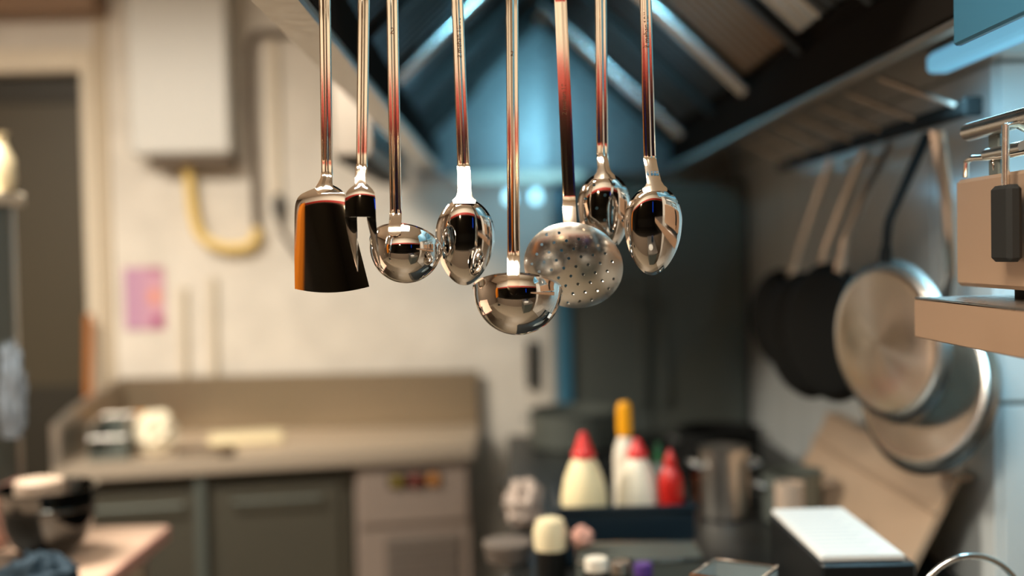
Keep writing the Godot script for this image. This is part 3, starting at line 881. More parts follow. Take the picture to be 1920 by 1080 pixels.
# ---------------------------------------------------------------- left foreground
func left_foreground() -> void:
	# white topped table whose far right corner shows
	var c: Vector3 = P(318, 984, 2.84)
	var ty := c.y
	var t := thing("side_table", "white topped table with a pink edge under the mixing bowl", "table", Vector3(c.x - 0.8, 0, c.z + 0.75))
	part("tabletop", Bld.new().box(Vector3(0, ty - 0.02, 0), Vector3(1.6, 0.04, 1.5), 0.006), ms.table_white, t)
	part("edge_band", Bld.new().box(Vector3(0.797, ty - 0.02, 0), Vector3(0.012, 0.036, 1.49), 0.003), ms.edge_pink, t)
	for s in [[-1, -1], [-1, 1], [1, -1], [1, 1]]:
		part("leg", Bld.new().box(Vector3(s[0] * 0.74, (ty - 0.04) * 0.5, s[1] * 0.69), Vector3(0.04, ty - 0.04, 0.04), 0.004), ms.brushed_steel, t)
	# mixing bowl
	var bp: Vector3 = P(92, 1046, 2.55)
	var bowl := thing("mixing_bowl", "shiny deep steel mixing bowl on the white topped table", "bowl", Vector3(bp.x, ty, -2.55))
	var prof := [Vector2(0, 0), Vector2(0.05, 0), Vector2(0.056, 0.006), Vector2(0.08, 0.03), Vector2(0.097, 0.065), Vector2(0.104, 0.105), Vector2(0.106, 0.145), Vector2(0.112, 0.148), Vector2(0.112, 0.151), Vector2(0.103, 0.151), Vector2(0.1, 0.105), Vector2(0.093, 0.066), Vector2(0.076, 0.033), Vector2(0.05, 0.008), Vector2(0, 0.008)]
	part("body", Bld.new().lathe(prof, Transform3D.IDENTITY, 56), ms.bowl_steel, bowl)
	part("band", Bld.new().lathe([Vector2(0.1035, 0.104), Vector2(0.1065, 0.108), Vector2(0.1065, 0.112), Vector2(0.1045, 0.116)], Transform3D.IDENTITY, 56), ms.bowl_steel, bowl)
	var dt := thing("shade_sheet", "dark brown sheet standing in for shade under the mixing bowl", "tray", Vector3(bp.x - 0.17, ty + 0.0005, -2.385))
	part("base", Bld.new().box(Vector3(0, 0.004, 0), Vector3(0.40, 0.008, 0.38), 0.003), ms.shade_brown, dt)  # dark sheet added where the bowl's shade falls on the table
	bowl.position.y += 0.0095
	# white tub and steel cup in it
	var tub := [Vector2(0, 0), Vector2(0.04, 0), Vector2(0.046, 0.05), Vector2(0.048, 0.113), Vector2(0.053, 0.115), Vector2(0.053, 0.131), Vector2(0.049, 0.135), Vector2(0, 0.135)]
	var tb := thing("food_tub", "round white lidded tub standing in the shiny mixing bowl", "tub", bowl.position + Vector3(-0.014, 0.0135, 0.006))
	part("body", Bld.new().lathe(tub.slice(0, 4) + [Vector2(0, 0.113)], Transform3D.IDENTITY, 32), ms.tub_plastic, tb)
	part("lid", Bld.new().lathe([Vector2(0, 0.1135), Vector2(0.053, 0.1135), Vector2(0.053, 0.151), Vector2(0.049, 0.155), Vector2(0, 0.155)], Transform3D.IDENTITY, 32), ms.tub_plastic, tb)
	solo("steel_cup", Bld.new().lathe([Vector2(0, 0), Vector2(0.011, 0), Vector2(0.014, 0.10), Vector2(0.016, 0.135), Vector2(0.013, 0.135), Vector2(0.010, 0.02), Vector2(0, 0.02)], Transform3D.IDENTITY, 24), ms.brushed_steel, "slim steel cup standing beside the tub in the mixing bowl", "cup", bowl.position + Vector3(0.062, 0.033, 0.008))
	# blue cloth
	var cp: Vector3 = P(36, 1070, 2.05)
	solo("dish_cloth", lump(Vector3(0.075, 0.06, 0.05), 8, 0.22), ms.cloth_blue, "crumpled dark blue dish cloth in front of the mixing bowl", "cloth", Vector3(cp.x, ty + 0.054, -2.13))
	# glass fronted cabinet at the edge of the frame
	var k: Vector3 = P(31, 386, 2.77)
	var kx := k.x
	var top := k.y
	var cab := thing("display_cabinet", "tall glass fronted cabinet with a white top at the table's back", "cabinet", Vector3(kx - 0.25, ty + 0.001, -2.70))
	var hh := top - ty
	part("cap_board", Bld.new().box(Vector3(0.006, hh + 0.014, 0), Vector3(0.512, 0.03, 0.19), 0.004), ms.cream_top, cab)
	part("post", Bld.new().box(Vector3(0.233, hh * 0.5, -0.072), Vector3(0.018, hh, 0.018), 0.002), ms.counter_steel, cab)
	part("post", Bld.new().box(Vector3(-0.232, hh * 0.5, 0.075), Vector3(0.014, hh, 0.014), 0.002), ms.counter_steel, cab)
	part("back_panel", Bld.new().box(Vector3(0, hh * 0.5, -0.078), Vector3(0.47, hh, 0.008), 0.002), ms.dark_steel, cab)
	part("side_panel", Bld.new().box(Vector3(0.236, hh * 0.5, 0.008), Vector3(0.006, hh, 0.13), 0.002), ms.dark_steel, cab)
	part("pane", Bld.new().box(Vector3(0, hh * 0.5 + 0.05, 0.076), Vector3(0.44, hh - 0.12, 0.004), 0.001), ms.cabinet_glass, cab)
	part("plinth", Bld.new().box(Vector3(0.0, 0.075, 0.02), Vector3(0.49, 0.14, 0.16), 0.004), ms.edge_pink, cab, "pinkish plinth ledge")
	var cc: Vector3 = P(14, 745, 2.55)
	solo("tea_towel", lump(Vector3(0.03, 0.11, 0.016), 21, 0.25), ms.cloth_grey_blue, "grey blue tea towel hanging on the cabinet's glass front", "towel", Vector3(cc.x - 0.01, cc.y, -2.596))
	var jp: Vector3 = P(-22, 366, 2.66)
	solo("jug", Bld.new().lathe([Vector2(0, 0), Vector2(0.03, 0), Vector2(0.038, 0.03), Vector2(0.036, 0.075), Vector2(0.022, 0.105), Vector2(0.018, 0.125), Vector2(0.024, 0.14), Vector2(0.018, 0.14), Vector2(0.012, 0.12), Vector2(0, 0.12)]), ms.cream, "rounded cream jug on top of the glass fronted cabinet", "jug", Vector3(jp.x + 0.01, top + 0.0302, -2.70))

# ---------------------------------------------------------------- cook line under the hood
func bottle(called: String, label: String, px: float, tip_y: float, depth: float, r: float, body_h: float, bm: Material, cm: Material, base_y: float, straight := 0.0, tube_cap := false) -> void:
	var tip: Vector3 = P(px, tip_y, depth)
	var t := thing(called, label, "bottle", Vector3(tip.x, base_y, -depth), Basis.IDENTITY, "squeeze bottles in the bin")
	var h := tip.y - base_y
	body_h = h - body_h
	var sh := body_h * (0.55 + straight * 0.8)
	part("body", Bld.new().lathe([Vector2(0, 0), Vector2(r * 0.94, 0), Vector2(r, 0.006), Vector2(r, sh), Vector2(r * 0.95, lerpf(sh, body_h, 0.25)), Vector2(r * 0.83, lerpf(sh, body_h, 0.55)), Vector2(r * 0.6, lerpf(sh, body_h, 0.87)), Vector2(r * 0.44, body_h), Vector2(0, body_h)], Transform3D.IDENTITY, 32), bm, t)
	if tube_cap:
		part("cap", Bld.new().lathe([Vector2(0, body_h + 0.0005), Vector2(0.015, body_h + 0.0005), Vector2(0.017, body_h + 0.012), Vector2(0.0165, h - 0.014), Vector2(0.011, h - 0.002), Vector2(0, h)], Transform3D.IDENTITY, 24), cm, t)
		return
	part("cap", Bld.new().lathe([Vector2(0, body_h + 0.0005), Vector2(r * 0.48, body_h + 0.0005), Vector2(r * 0.5, body_h + 0.01), Vector2(r * 0.42, body_h + 0.016), Vector2(r * 0.17, h - 0.004), Vector2(r * 0.1, h), Vector2(0, h)], Transform3D.IDENTITY, 24), cm, t)

func cook_line() -> void:
	var gt := 0.92
	var rg := thing("cooking_range", "long dark steel cooking range under the hood", "range", Vector3(0.44, 0, -2.75))
	part("body", Bld.new().box(Vector3(0, 0.44, 0), Vector3(0.86, 0.86, 2.7), 0.006), ms.range_steel, rg)
	part("hob", Bld.new().box(Vector3(0, 0.895, 0), Vector3(0.90, 0.05, 2.74), 0.006), ms.range_steel, rg)
	for k in 2:
		var g := Bld.new()
		for q in 5:
			g.box(Vector3(-0.18 + 0.09 * q, 0.928, -0.75 + 0.42 * k), Vector3(0.014, 0.016, 0.36), 0.003)
		g.box(Vector3(0, 0.926, -0.93 + 0.42 * k), Vector3(0.40, 0.014, 0.014), 0.003)
		g.box(Vector3(0, 0.926, -0.57 + 0.42 * k), Vector3(0.40, 0.014, 0.014), 0.003)
		part("pan_support", g, ms.black_iron, rg)
	for k in 6:
		part("knob", Bld.new().lathe([Vector2(0.03, 0), Vector2(0.03, 0.02), Vector2(0.022, 0.035), Vector2(0, 0.035)], Transform3D(Basis(Vector3.BACK, PI / 2), Vector3(-0.43, 0.80, -1.1 + 0.4 * k)), 20), ms.black_plastic, rg)
	# dark fridge standing against the far wall
	var f0: Vector3 = P(1042, 600, 4.2)
	var fy := 1.83
	var fr := thing("tall_fridge", "tall dark steel fridge against the far wall behind the range", "fridge", Vector3((f0.x + 0.89) * 0.5, 0, -4.38))
	var fw := 0.89 - f0.x
	part("body", Bld.new().box(Vector3(0, fy * 0.5, -0.01), Vector3(fw, fy, 0.36), 0.006), ms.dark_steel, fr)
	for k in 2:
		var d := part("door", Bld.new().box(Vector3(-fw * 0.25 + fw * 0.5 * k, 1.0, 0.18), Vector3(fw * 0.5 - 0.01, fy - 0.18, 0.03), 0.005), ms.dark_steel, fr)
		part("handle", Bld.new().tube([Vector3(-0.04 + 0.08 * k, 1.0, 0.195), Vector3(-0.04 + 0.08 * k, 1.02, 0.215), Vector3(-0.04 + 0.08 * k, 1.38, 0.215), Vector3(-0.04 + 0.08 * k, 1.40, 0.195)], 0.008), ms.dark_steel, d)
	part("edge_post", Bld.new().box(Vector3(-fw * 0.5 + 0.03, fy * 0.5, 0.205), Vector3(0.06, fy - 0.02, 0.03), 0.01), ms.blue_lit_steel, fr, "steel edge post coloured for blue light")
	# bin of squeeze bottles
	var by: float = P(1160, 949, 2.36).y
	var bl: float = P(1046, 960, 2.36).x
	var br: float = P(1302, 960, 2.36).x
	var bn := thing("bottle_bin", "dark blue plastic bin holding the squeeze bottles", "bin", Vector3((bl + br) * 0.5, gt + 0.002, -2.47))
	var bw := br - bl
	var bh := by - gt
	part("base", Bld.new().box(Vector3(0, 0.004, 0), Vector3(bw, 0.008, 0.24), 0.002), ms.bin_blue, bn)
	for s in [[0, 0.117, bw, 0.006], [0, -0.117, bw, 0.006]]:
		part("wall_panel", Bld.new().box(Vector3(0, bh * 0.5, s[1]), Vector3(s[2], bh, s[3]), 0.002), ms.bin_blue, bn)
	for s in [-1, 1]:
		part("wall_panel", Bld.new().box(Vector3(s * (bw * 0.5 - 0.003), bh * 0.5, 0), Vector3(0.006, bh, 0.228), 0.002), ms.bin_blue, bn)
	part("rim", Bld.new().box(Vector3(0, bh - 0.006, 0.123), Vector3(bw + 0.01, 0.012, 0.008), 0.002), ms.bin_blue, bn)
	var b0 := gt + 0.0105
	bottle("squeeze_bottle", "cream squeeze bottle with a red cone cap, leftmost in the blue bin", 1093, 810, 2.42, 0.050, 0.056, ms.bottle_cream, ms.cap_red, b0)
	bottle("squeeze_bottle", "white squeeze bottle with a red cone cap, next to the red sauce bottle", 1194, 822, 2.445, 0.044, 0.042, ms.bottle_white, ms.cap_red, b0)
	bottle("sauce_bottle", "red sauce bottle with a red tip at the bin's right end", 1256, 842, 2.42, 0.027, 0.036, ms.sauce_red, ms.sauce_red, b0, 0.3)
	bottle("sauce_bottle", "slim clear bottle with a tall yellow cap behind the squeeze bottles", 1170, 752, 2.53, 0.026, 0.078, ms.white_plastic, ms.cap_yellow, b0, 0.3, true)
	bottle("sauce_bottle", "bottle with a green cap just behind the red sauce bottle", 1233, 828, 2.53, 0.026, 0.045, ms.dark_steel, ms.cap_green, b0, 0.3)
	# jar with a cream lid
	var jp: Vector3 = P(1030, 962, 2.25)
	var jar := thing("spice_jar", "dark jar with a domed cream lid left of the blue bin", "jar", Vector3(jp.x, gt + 0.002, -2.22))
	var jh := jp.y - gt
	part("body", Bld.new().lathe([Vector2(0, 0), Vector2(0.029, 0), Vector2(0.03, 0.01), Vector2(0.03, jh - 0.066), Vector2(0, jh - 0.066)], Transform3D.IDENTITY, 24), ms.black_plastic, jar)
	part("lid", Bld.new().lathe([Vector2(0, jh - 0.065), Vector2(0.032, jh - 0.065), Vector2(0.034, jh - 0.03), Vector2(0.026, jh - 0.008), Vector2(0, jh)], Transform3D.IDENTITY, 24), ms.cream, jar)
	# white crumpled cloth and tubs on the far side
	var wp: Vector3 = P(950, 935, 2.9)
	solo("hand_towel", lump(Vector3(0.045, 0.055, 0.05), 31, 0.25), ms.cloth_grey, "crumpled whitish hand towel on the range's left corner", "towel", Vector3(wp.x + 0.04, gt + 0.05, -2.75))
	var kp: Vector3 = P(1000, 810, 3.7)
	pot("stock_pot", "wide dark pot at the far end of the range", Vector3(0.22, gt + 0.001, -3.87), 0.15, 0.12, ms.dark_steel, ms.brushed_steel)
	pot("sauce_pot", "steel pot behind the red sauce bottle on the range", Vector3(P(1362, 900, 2.75).x, gt + 0.001, -2.78), 0.058, 0.17, ms.brushed_steel, ms.brushed_steel)
	pot("sauce_pot", "dark saucepan beside the steel pot, near the leaning steel sheet", Vector3(P(1480, 900, 2.75).x, gt + 0.001, -2.72), 0.07, 0.12, ms.dark_steel, ms.brushed_steel)
	pot("sauce_pot", "low dark saucepan at the range's far right, before the fridge", Vector3(0.62, gt + 0.018, -3.35), 0.12, 0.11, ms.black_iron, ms.brushed_steel)
	var cp: Vector3 = P(1092, 1012, 2.2)
	solo("garlic_bulb", lump(Vector3(0.021, 0.020, 0.021), 12, 0.15), ms.edge_pink, "pinkish garlic bulb in front of the blue bin", "garlic", Vector3(cp.x, cp.y + 0.006, -2.2))
	var gtray := thing("garnish_tray", "shallow steel tray under the garlic bulb", "tray", Vector3(cp.x + 0.107, gt + 0.001, -2.19))
	part("body", Bld.new().box(Vector3(0, (cp.y - 0.023 - gt) * 0.5, 0), Vector3(0.24, cp.y - 0.023 - gt, 0.13), 0.006), ms.dark_steel, gtray)
	part("rim", Bld.new().tube([Vector3(-0.12, cp.y - 0.024 - gt, -0.066), Vector3(0.12, cp.y - 0.024 - gt, -0.066), Vector3(0.12, cp.y - 0.024 - gt, 0.066), Vector3(-0.12, cp.y - 0.024 - gt, 0.066)], 0.004, 8, true), ms.mirror_steel, gtray)
	# small jars and cups among the bottles
	var k := 0
	for g in [[1118, 1046, 1.98, 0.022, "white_plastic", "small jar with a white lid at the range's near side"], [1163, 1052, 1.94, 0.018, "brushed_steel", "small jar with a steel lid beside the white lidded jar"], [1206, 1056, 1.98, 0.017, "lid_purple", "small jar with a purple lid at the range's near side"]]:
		var gp: Vector3 = P(g[0], g[1], g[2])
		var jr := thing("condiment_jar", g[5], "jar", Vector3(gp.x, gt + 0.001, -g[2]), Basis.IDENTITY, "small condiment jars")
		var gh: float = gp.y - gt - 0.001
		var gr: float = g[3]
		part("body", Bld.new().lathe([Vector2(0, 0), Vector2(gr * 0.95, 0), Vector2(gr, 0.005), Vector2(gr, gh - 0.03), Vector2(gr * 0.85, gh - 0.022), Vector2(0, gh - 0.022)], Transform3D.IDENTITY, 24), ms.black_plastic, jr)
		part("lid", Bld.new().lathe([Vector2(0, gh - 0.0215), Vector2(gr * 0.95, gh - 0.0215), Vector2(gr * 0.97, gh - 0.004), Vector2(gr * 0.85, gh), Vector2(0, gh)], Transform3D.IDENTITY, 24), ms[g[4]], jr)
	var op: Vector3 = P(1322, 890, 3.0)  # cup added to stand in for an orange glint
	solo("glint_cup", Bld.new().lathe([Vector2(0, 0), Vector2(0.03, 0), Vector2(0.034, 0.005), Vector2(0.036, op.y - gt), Vector2(0.033, op.y - gt), Vector2(0.031, 0.01), Vector2(0, 0.01)]), ms.copper, "small copper cup added as an orange glint left of the steel pot", "cup", Vector3(op.x, gt + 0.001, -3.0))
	var rm: Vector3 = P(1480, 905, 2.45)  # ramekin added in place of a pinkish highlight
	solo("ramekin", Bld.new().lathe([Vector2(0, 0), Vector2(0.026, 0), Vector2(0.03, 0.004), Vector2(0.032, rm.y - gt), Vector2(0.028, rm.y - gt), Vector2(0.026, 0.012), Vector2(0, 0.012)]), ms.tub_plastic, "pale pink ramekin added as a highlight in front of the dark saucepan", "ramekin", Vector3(rm.x, gt + 0.001, -2.45))
	var tg: Vector3 = P(930, 1015, 2.42)
	var gtub := thing("grey_tub", "grey plastic tub at the range's left edge, below the towel", "tub", Vector3(tg.x + 0.025, gt + 0.001, -2.42))
	var tgh: float = tg.y - gt
	part("body", Bld.new().lathe([Vector2(0, 0), Vector2(0.042, 0), Vector2(0.046, 0.005), Vector2(0.05, tgh - 0.012), Vector2(0, tgh - 0.012)], Transform3D.IDENTITY, 32), ms.vent_grey, gtub)
	part("lid", Bld.new().lathe([Vector2(0, tgh - 0.0115), Vector2(0.053, tgh - 0.0115), Vector2(0.053, tgh - 0.002), Vector2(0.05, tgh), Vector2(0, tgh)], Transform3D.IDENTITY, 32), ms.vent_grey, gtub)
	# black box with a pad of white paper
	var z1 := 2.02
	var q0: Vector3 = P(1447, 955, z1)
	var z2: float = z1 / 1.187
	var q1: Vector3 = P(1697, 1036, z2)
	var q2: Vector3 = P(1540, 1046, z2)
	var py := (q0.y + q1.y) * 0.5
	var bx := thing("ticket_box", "black box in front of the leaning steel sheet, under the white pad", "box", Vector3((q2.x + q1.x) * 0.5, gt + 0.001, -(z1 + z2) * 0.5))
	var pw := q1.x - q2.x
	part("body", Bld.new().box(Vector3(0.006, (py - gt) * 0.5 - 0.006, 0), Vector3(pw + 0.016, py - gt - 0.012, z1 - z2 + 0.02), 0.004), ms.black_plastic, bx)
	var pad := thing("paper_pad", "white paper pad with faint lines lying on the black box", "pad", Vector3((q2.x + q1.x) * 0.5, py - 0.0095, -(z1 + z2) * 0.5))
	part("sheets", Bld.new().box(Vector3(0, 0.004, 0), Vector3(pw, 0.008, z1 - z2), 0.001), ms.paper, pad)
	var pm := StandardMaterial3D.new()
	pm.albedo_texture = ruled()
	pm.roughness = 0.7
	var tb := Bld.new()
	var hx := pw * 0.5 - 0.002
	var hz := (z1 - z2) * 0.5 - 0.002
	tb.tri(Vector3(-hx, 0.0086, hz), Vector3(hx, 0.0086, hz), Vector3(hx, 0.0086, -hz), Vector2(0, 1), Vector2(1, 1), Vector2(1, 0))
	tb.tri(Vector3(-hx, 0.0086, hz), Vector3(hx, 0.0086, -hz), Vector3(-hx, 0.0086, -hz), Vector2(0, 1), Vector2(1, 0), Vector2(0, 0))
	part("top_sheet", tb, pm, pad)
	# steel sheet leaning on the right wall, with a folded top edge
	var e0: Vector3 = P(1545, 778, 3.0)
	var e1: Vector3 = P(1806, 923, 2.11)
	var ly := (e0.y + e1.y) * 0.5
	var lg := thing("splash_sheet", "long steel sheet tinted for warm light leaning on the tiled wall below the bright pan", "splash sheet", Vector3(0.9, gt + 0.001, -2.58))
	var h := ly - gt
	var sb := Bld.new()
	prism2(sb, [Vector3(-0.155, 0, -0.46), Vector3(-0.048, h, -0.46), Vector3(-0.034, h, -0.46), Vector3(-0.141, 0, -0.46)], Vector3(0, 0, 0.87))
	part("face_sheet", sb, ms.warm_tint_steel, lg, "", 10.0)
	part("top_fold", Bld.new().box(Vector3(-0.031, h + 0.004, -0.025), Vector3(0.042, 0.012, 0.88), 0.003), ms.warm_tint_steel, lg)
	part("rib", Bld.new().box(Vector3(-0.083, h * 0.70, -0.025), Vector3(0.014, 0.014, 0.87), 0.004), ms.warm_tint_steel, lg)
	# pot with an arched handle in the near corner
	var pa: Vector3 = P(1832, 1043, 1.5)
	var np := thing("handled_pot", "near steel pot whose arched bail handle rises into the corner", "pot", Vector3(pa.x, gt + 0.001, -1.52))
	var rp := 0.075
	part("body", Bld.new().lathe([Vector2(0, 0), Vector2(rp, 0), Vector2(rp + 0.002, 0.004), Vector2(rp + 0.002, 0.14), Vector2(rp + 0.006, 0.144), Vector2(rp - 0.002, 0.145), Vector2(rp - 0.004, 0.01), Vector2(0, 0.006)], Transform3D.IDENTITY, 40), ms.brushed_steel, np)
	var ar := []
	var ah := pa.y - gt - 0.006
	for i in 25:
		var a := PI * i / 24.0
		ar.append(Vector3(-cos(a) * (rp + 0.004), 0.125 + (ah - 0.125) * pow(sin(a), 0.8), 0))
	part("handle", Bld.new().tube(ar, 0.0045, 12), ms.worn_steel, np)
	# clear container with a turned lid
	var k0: Vector3 = P(1312, 1046, 1.72)
	var k1: Vector3 = P(1418, 1078, 1.60)
	var cx := thing("clear_container", "small clear plastic container left of the black box", "container", Vector3((k0.x + k1.x) * 0.5 + 0.005, gt + 0.001, -1.63))
	var ky := (k0.y + k1.y) * 0.5 - gt
	var kb := Basis(Vector3.UP, -0.55)
	var kw := 0.095
	for s in [[0, 1], [0, -1], [1, 0], [-1, 0]]:
		part("wall_panel", Bld.new().box(kb * Vector3(s[0] * kw * 0.5, ky * 0.5, s[1] * kw * 0.5), Vector3(0.002 if s[0] else kw, ky, 0.002 if s[1] else kw), 0.0005, kb), ms.clear_plastic, cx)
	part("rim", Bld.new().tube([kb * Vector3(-kw * 0.5, ky, -kw * 0.5), kb * Vector3(kw * 0.5, ky, -kw * 0.5), kb * Vector3(kw * 0.5, ky, kw * 0.5), kb * Vector3(-kw * 0.5, ky, kw * 0.5)], 0.003, 8, true), ms.mirror_steel, cx)
	part("base", Bld.new().box(Vector3(0, 0.004, 0), Vector3(kw, 0.008, kw), 0.001, kb), ms.clear_plastic, cx)

func ruled() -> ImageTexture:
	var im := Image.create(64, 160, false, Image.FORMAT_RGB8)
	im.fill(Color(0.84, 0.84, 0.83))
	for k in 13:
		im.fill_rect(Rect2i(5, 8 + k * 12, 40 + (k * 7) % 14, 3), Color(0.72, 0.74, 0.76))
	return ImageTexture.create_from_image(im)

func pot(called: String, label: String, at: Vector3, r: float, h: float, m: Material, hm: Material) -> void:
	var t := thing(called, label, "pot", at)
	part("body", Bld.new().lathe([Vector2(0, 0), Vector2(r - 0.006, 0), Vector2(r, 0.006), Vector2(r, h), Vector2(r + 0.005, h + 0.003), Vector2(r - 0.003, h + 0.003), Vector2(r - 0.004, 0.01), Vector2(0, 0.006)], Transform3D.IDENTITY, 36), m, t)
	for s in [-1, 1]:
		part("handle", Bld.new().tube([Vector3(s * r, h * 0.75, -0.03), Vector3(s * (r + 0.025), h * 0.8, -0.025), Vector3(s * (r + 0.025), h * 0.8, 0.025), Vector3(s * r, h * 0.75, 0.03)], 0.004, 8), hm, t)

# ---------------------------------------------------------------- rail of pans on the right wall
# a pan hanging by its handle; its base faces along nrm
func pan(label: String, centre: Vector3, r: float, nrm: Vector3, roll: float, hook: Vector3, bend: float, m: Material, hm: Material, group: String, hw := 0.024) -> void:
	var y := nrm.normalized()
	var x := Vector3.UP.cross(y).normalized()
	var bs := Basis(x, y, x.cross(y))
	bs = Basis(y, roll) * bs
	var t := thing("frying_pan", label, "pan", centre, bs, group)
	var prof := [Vector2(r * 0.985, -0.027), Vector2(r, -0.028), Vector2(r + 0.003, -0.025), Vector2(r * 0.985, -0.017), Vector2(r * 0.95, -0.008), Vector2(r * 0.90, -0.002), Vector2(r * 0.82, 0.001), Vector2(r * 0.5, 0.005), Vector2(r * 0.2, 0.007), Vector2(0, 0.0075)]
	var inner := [Vector2(0, 0.004), Vector2(r * 0.82, -0.0025), Vector2(r * 0.90, -0.006), Vector2(r * 0.96, -0.017), Vector2(r * 0.985, -0.027)]
	part("body", Bld.new().lathe(inner + prof, Transform3D.IDENTITY, 64), m, t)
	# handle from the rim nearest to the hook, bending to it
	var inv := t.transform.affine_inverse()
	var hk: Vector3 = inv * hook
	var d := Vector3(hk.x, 0, hk.z).normalized()
	var root := d * (r * 0.9) + Vector3(0, -0.012, 0)
	var m1 := d * (r + 0.07) + Vector3(0, -0.022 + bend, 0)
	var c := Curve3D.new()
	c.add_point(root, Vector3.ZERO, d * 0.05)
	c.add_point(m1, -d * 0.04, d * 0.05)
	c.add_point(hk + Vector3(0, 0, 0), (m1 - hk).normalized() * 0.06, Vector3.ZERO)
	var pts := []
	var ws := []
	var cs := []
	for i in 19:
		pts.append(c.sample_baked(c.get_baked_length() * i / 18.0))
		ws.append(hw * (1.3 if i < 3 else lerpf(0.85, 1.1, i / 18.0)))
		cs.append(0.003)
	part("handle", Bld.new().strip(pts, ws, cs, 0.004, 0.0, 8, d.cross(Vector3.UP)), hm, t)

func pan_rail() -> void:
	var r0: Vector3 = P(1822, 200, 1.95)
	var r1 := Vector3(r0.x, r0.y, -3.3)
	var t := thing("pan_rail", "dark square rail slung below the hood for hanging pans", "rail", r0)
	part("bar", Bld.new().box((r1 - r0) * 0.5, Vector3(0.026, 0.026, r0.z - r1.z), 0.004), ms.black_iron, t)
	var g: Vector3 = P(1675, 157, 2.25)
	for k in 7:
		var z := -0.03 - 0.2 * k
		part("hanger_rod", Bld.new().tube([Vector3(0, 0, z), Vector3(0.70 - r0.x, 1.58 + 0.312 - r0.y, z - 0.14)], 0.005, 8), ms.counter_steel, t)
	part("end_cap", Bld.new().box(Vector3(0.0, 0, 0.004), Vector3(0.032, 0.034, 0.012), 0.003), ms.black_iron, t)
	var wallward := [0, 0]
	var hk := func(z: float) -> Vector3: return Vector3(r0.x, r0.y - 0.024, -z)
	var steel: Material = ms.spun_steel
	var dark: Material = ms.black_iron
	var n := Vector3(-0.93, -0.03, 0.36)
	pan("bright steel pan hanging in front, its spun base facing the range", P(1652, 642, 2.12), 0.154, n, 0.0, hk.call(2.146), 0.0, steel, ms.black_iron, "pans on the wall rail")
	pan("steel pan half hidden by the shelf, nearest to the tiles", P(1722, 728, 2.14), 0.158, Vector3(-0.86, 0.22, 0.46), 0.0, hk.call(2.105), 0.0, steel, ms.brushed_steel, "pans on the wall rail", 0.030)
	pan("black frying pan hanging just behind the bright steel pan", P(1540, 625, 2.48), 0.15, n, 0.0, hk.call(2.35), 0.012, dark, ms.brushed_steel, "black pans on the wall rail", 0.020)
	pan("black frying pan in the middle of the three black pans", P(1495, 630, 2.72), 0.15, n, 0.0, hk.call(2.52), 0.012, dark, ms.brushed_steel, "black pans on the wall rail", 0.020)
	pan("black frying pan farthest along the wall rail, next to the fridge", P(1452, 600, 3.0), 0.13, n, 0.0, hk.call(2.78), 0.012, dark, ms.brushed_steel, "black pans on the wall rail", 0.020)
	# wall lamp with a steel hood at the upper right
	var c0: Vector3 = P(1790, 84, 1.62)
	var c1: Vector3 = P(1732, 136, 2.0)
	var w := thing("wall_shelf_lamp", "blue lit steel lamp housing on the wall above the near shelf", "lamp", Vector3(0.9, c1.y, -1.4))
	var wx := c1.x - 0.9
	part("tray", Bld.new().box(Vector3(wx * 0.5 + 0.15, 0.034, 0.1), Vector3(-wx + 0.299, 0.012, 1.38), 0.003), ms.brushed_steel, w)
	part("lens", Bld.new().box(Vector3(wx + 0.02, 0.012, 0.1), Vector3(0.04, 0.032, 1.38), 0.006), ms.edge_glow, w, "metal edge given a cool glow")
	var wl := AreaLight3D.new()
	wl.name = "lamp_light"
	wl.light_color = Color(0.64, 0.89, 1.0)
	wl.light_energy = 0.62
	wl.area_size = Vector2(0.04, 0.75)
	wl.area_range = 8.0
	wl.area_attenuation = 2.0
	wl.shadow_enabled = true
	w.add_child(wl)
	wl.position = Vector3(wx + 0.0, -0.035, -0.2)
	wl.basis = Basis(Vector3(-0.9, -0.436, 0), Vector3(0, 0, 1), Vector3(-0.436, 0.9, 0))
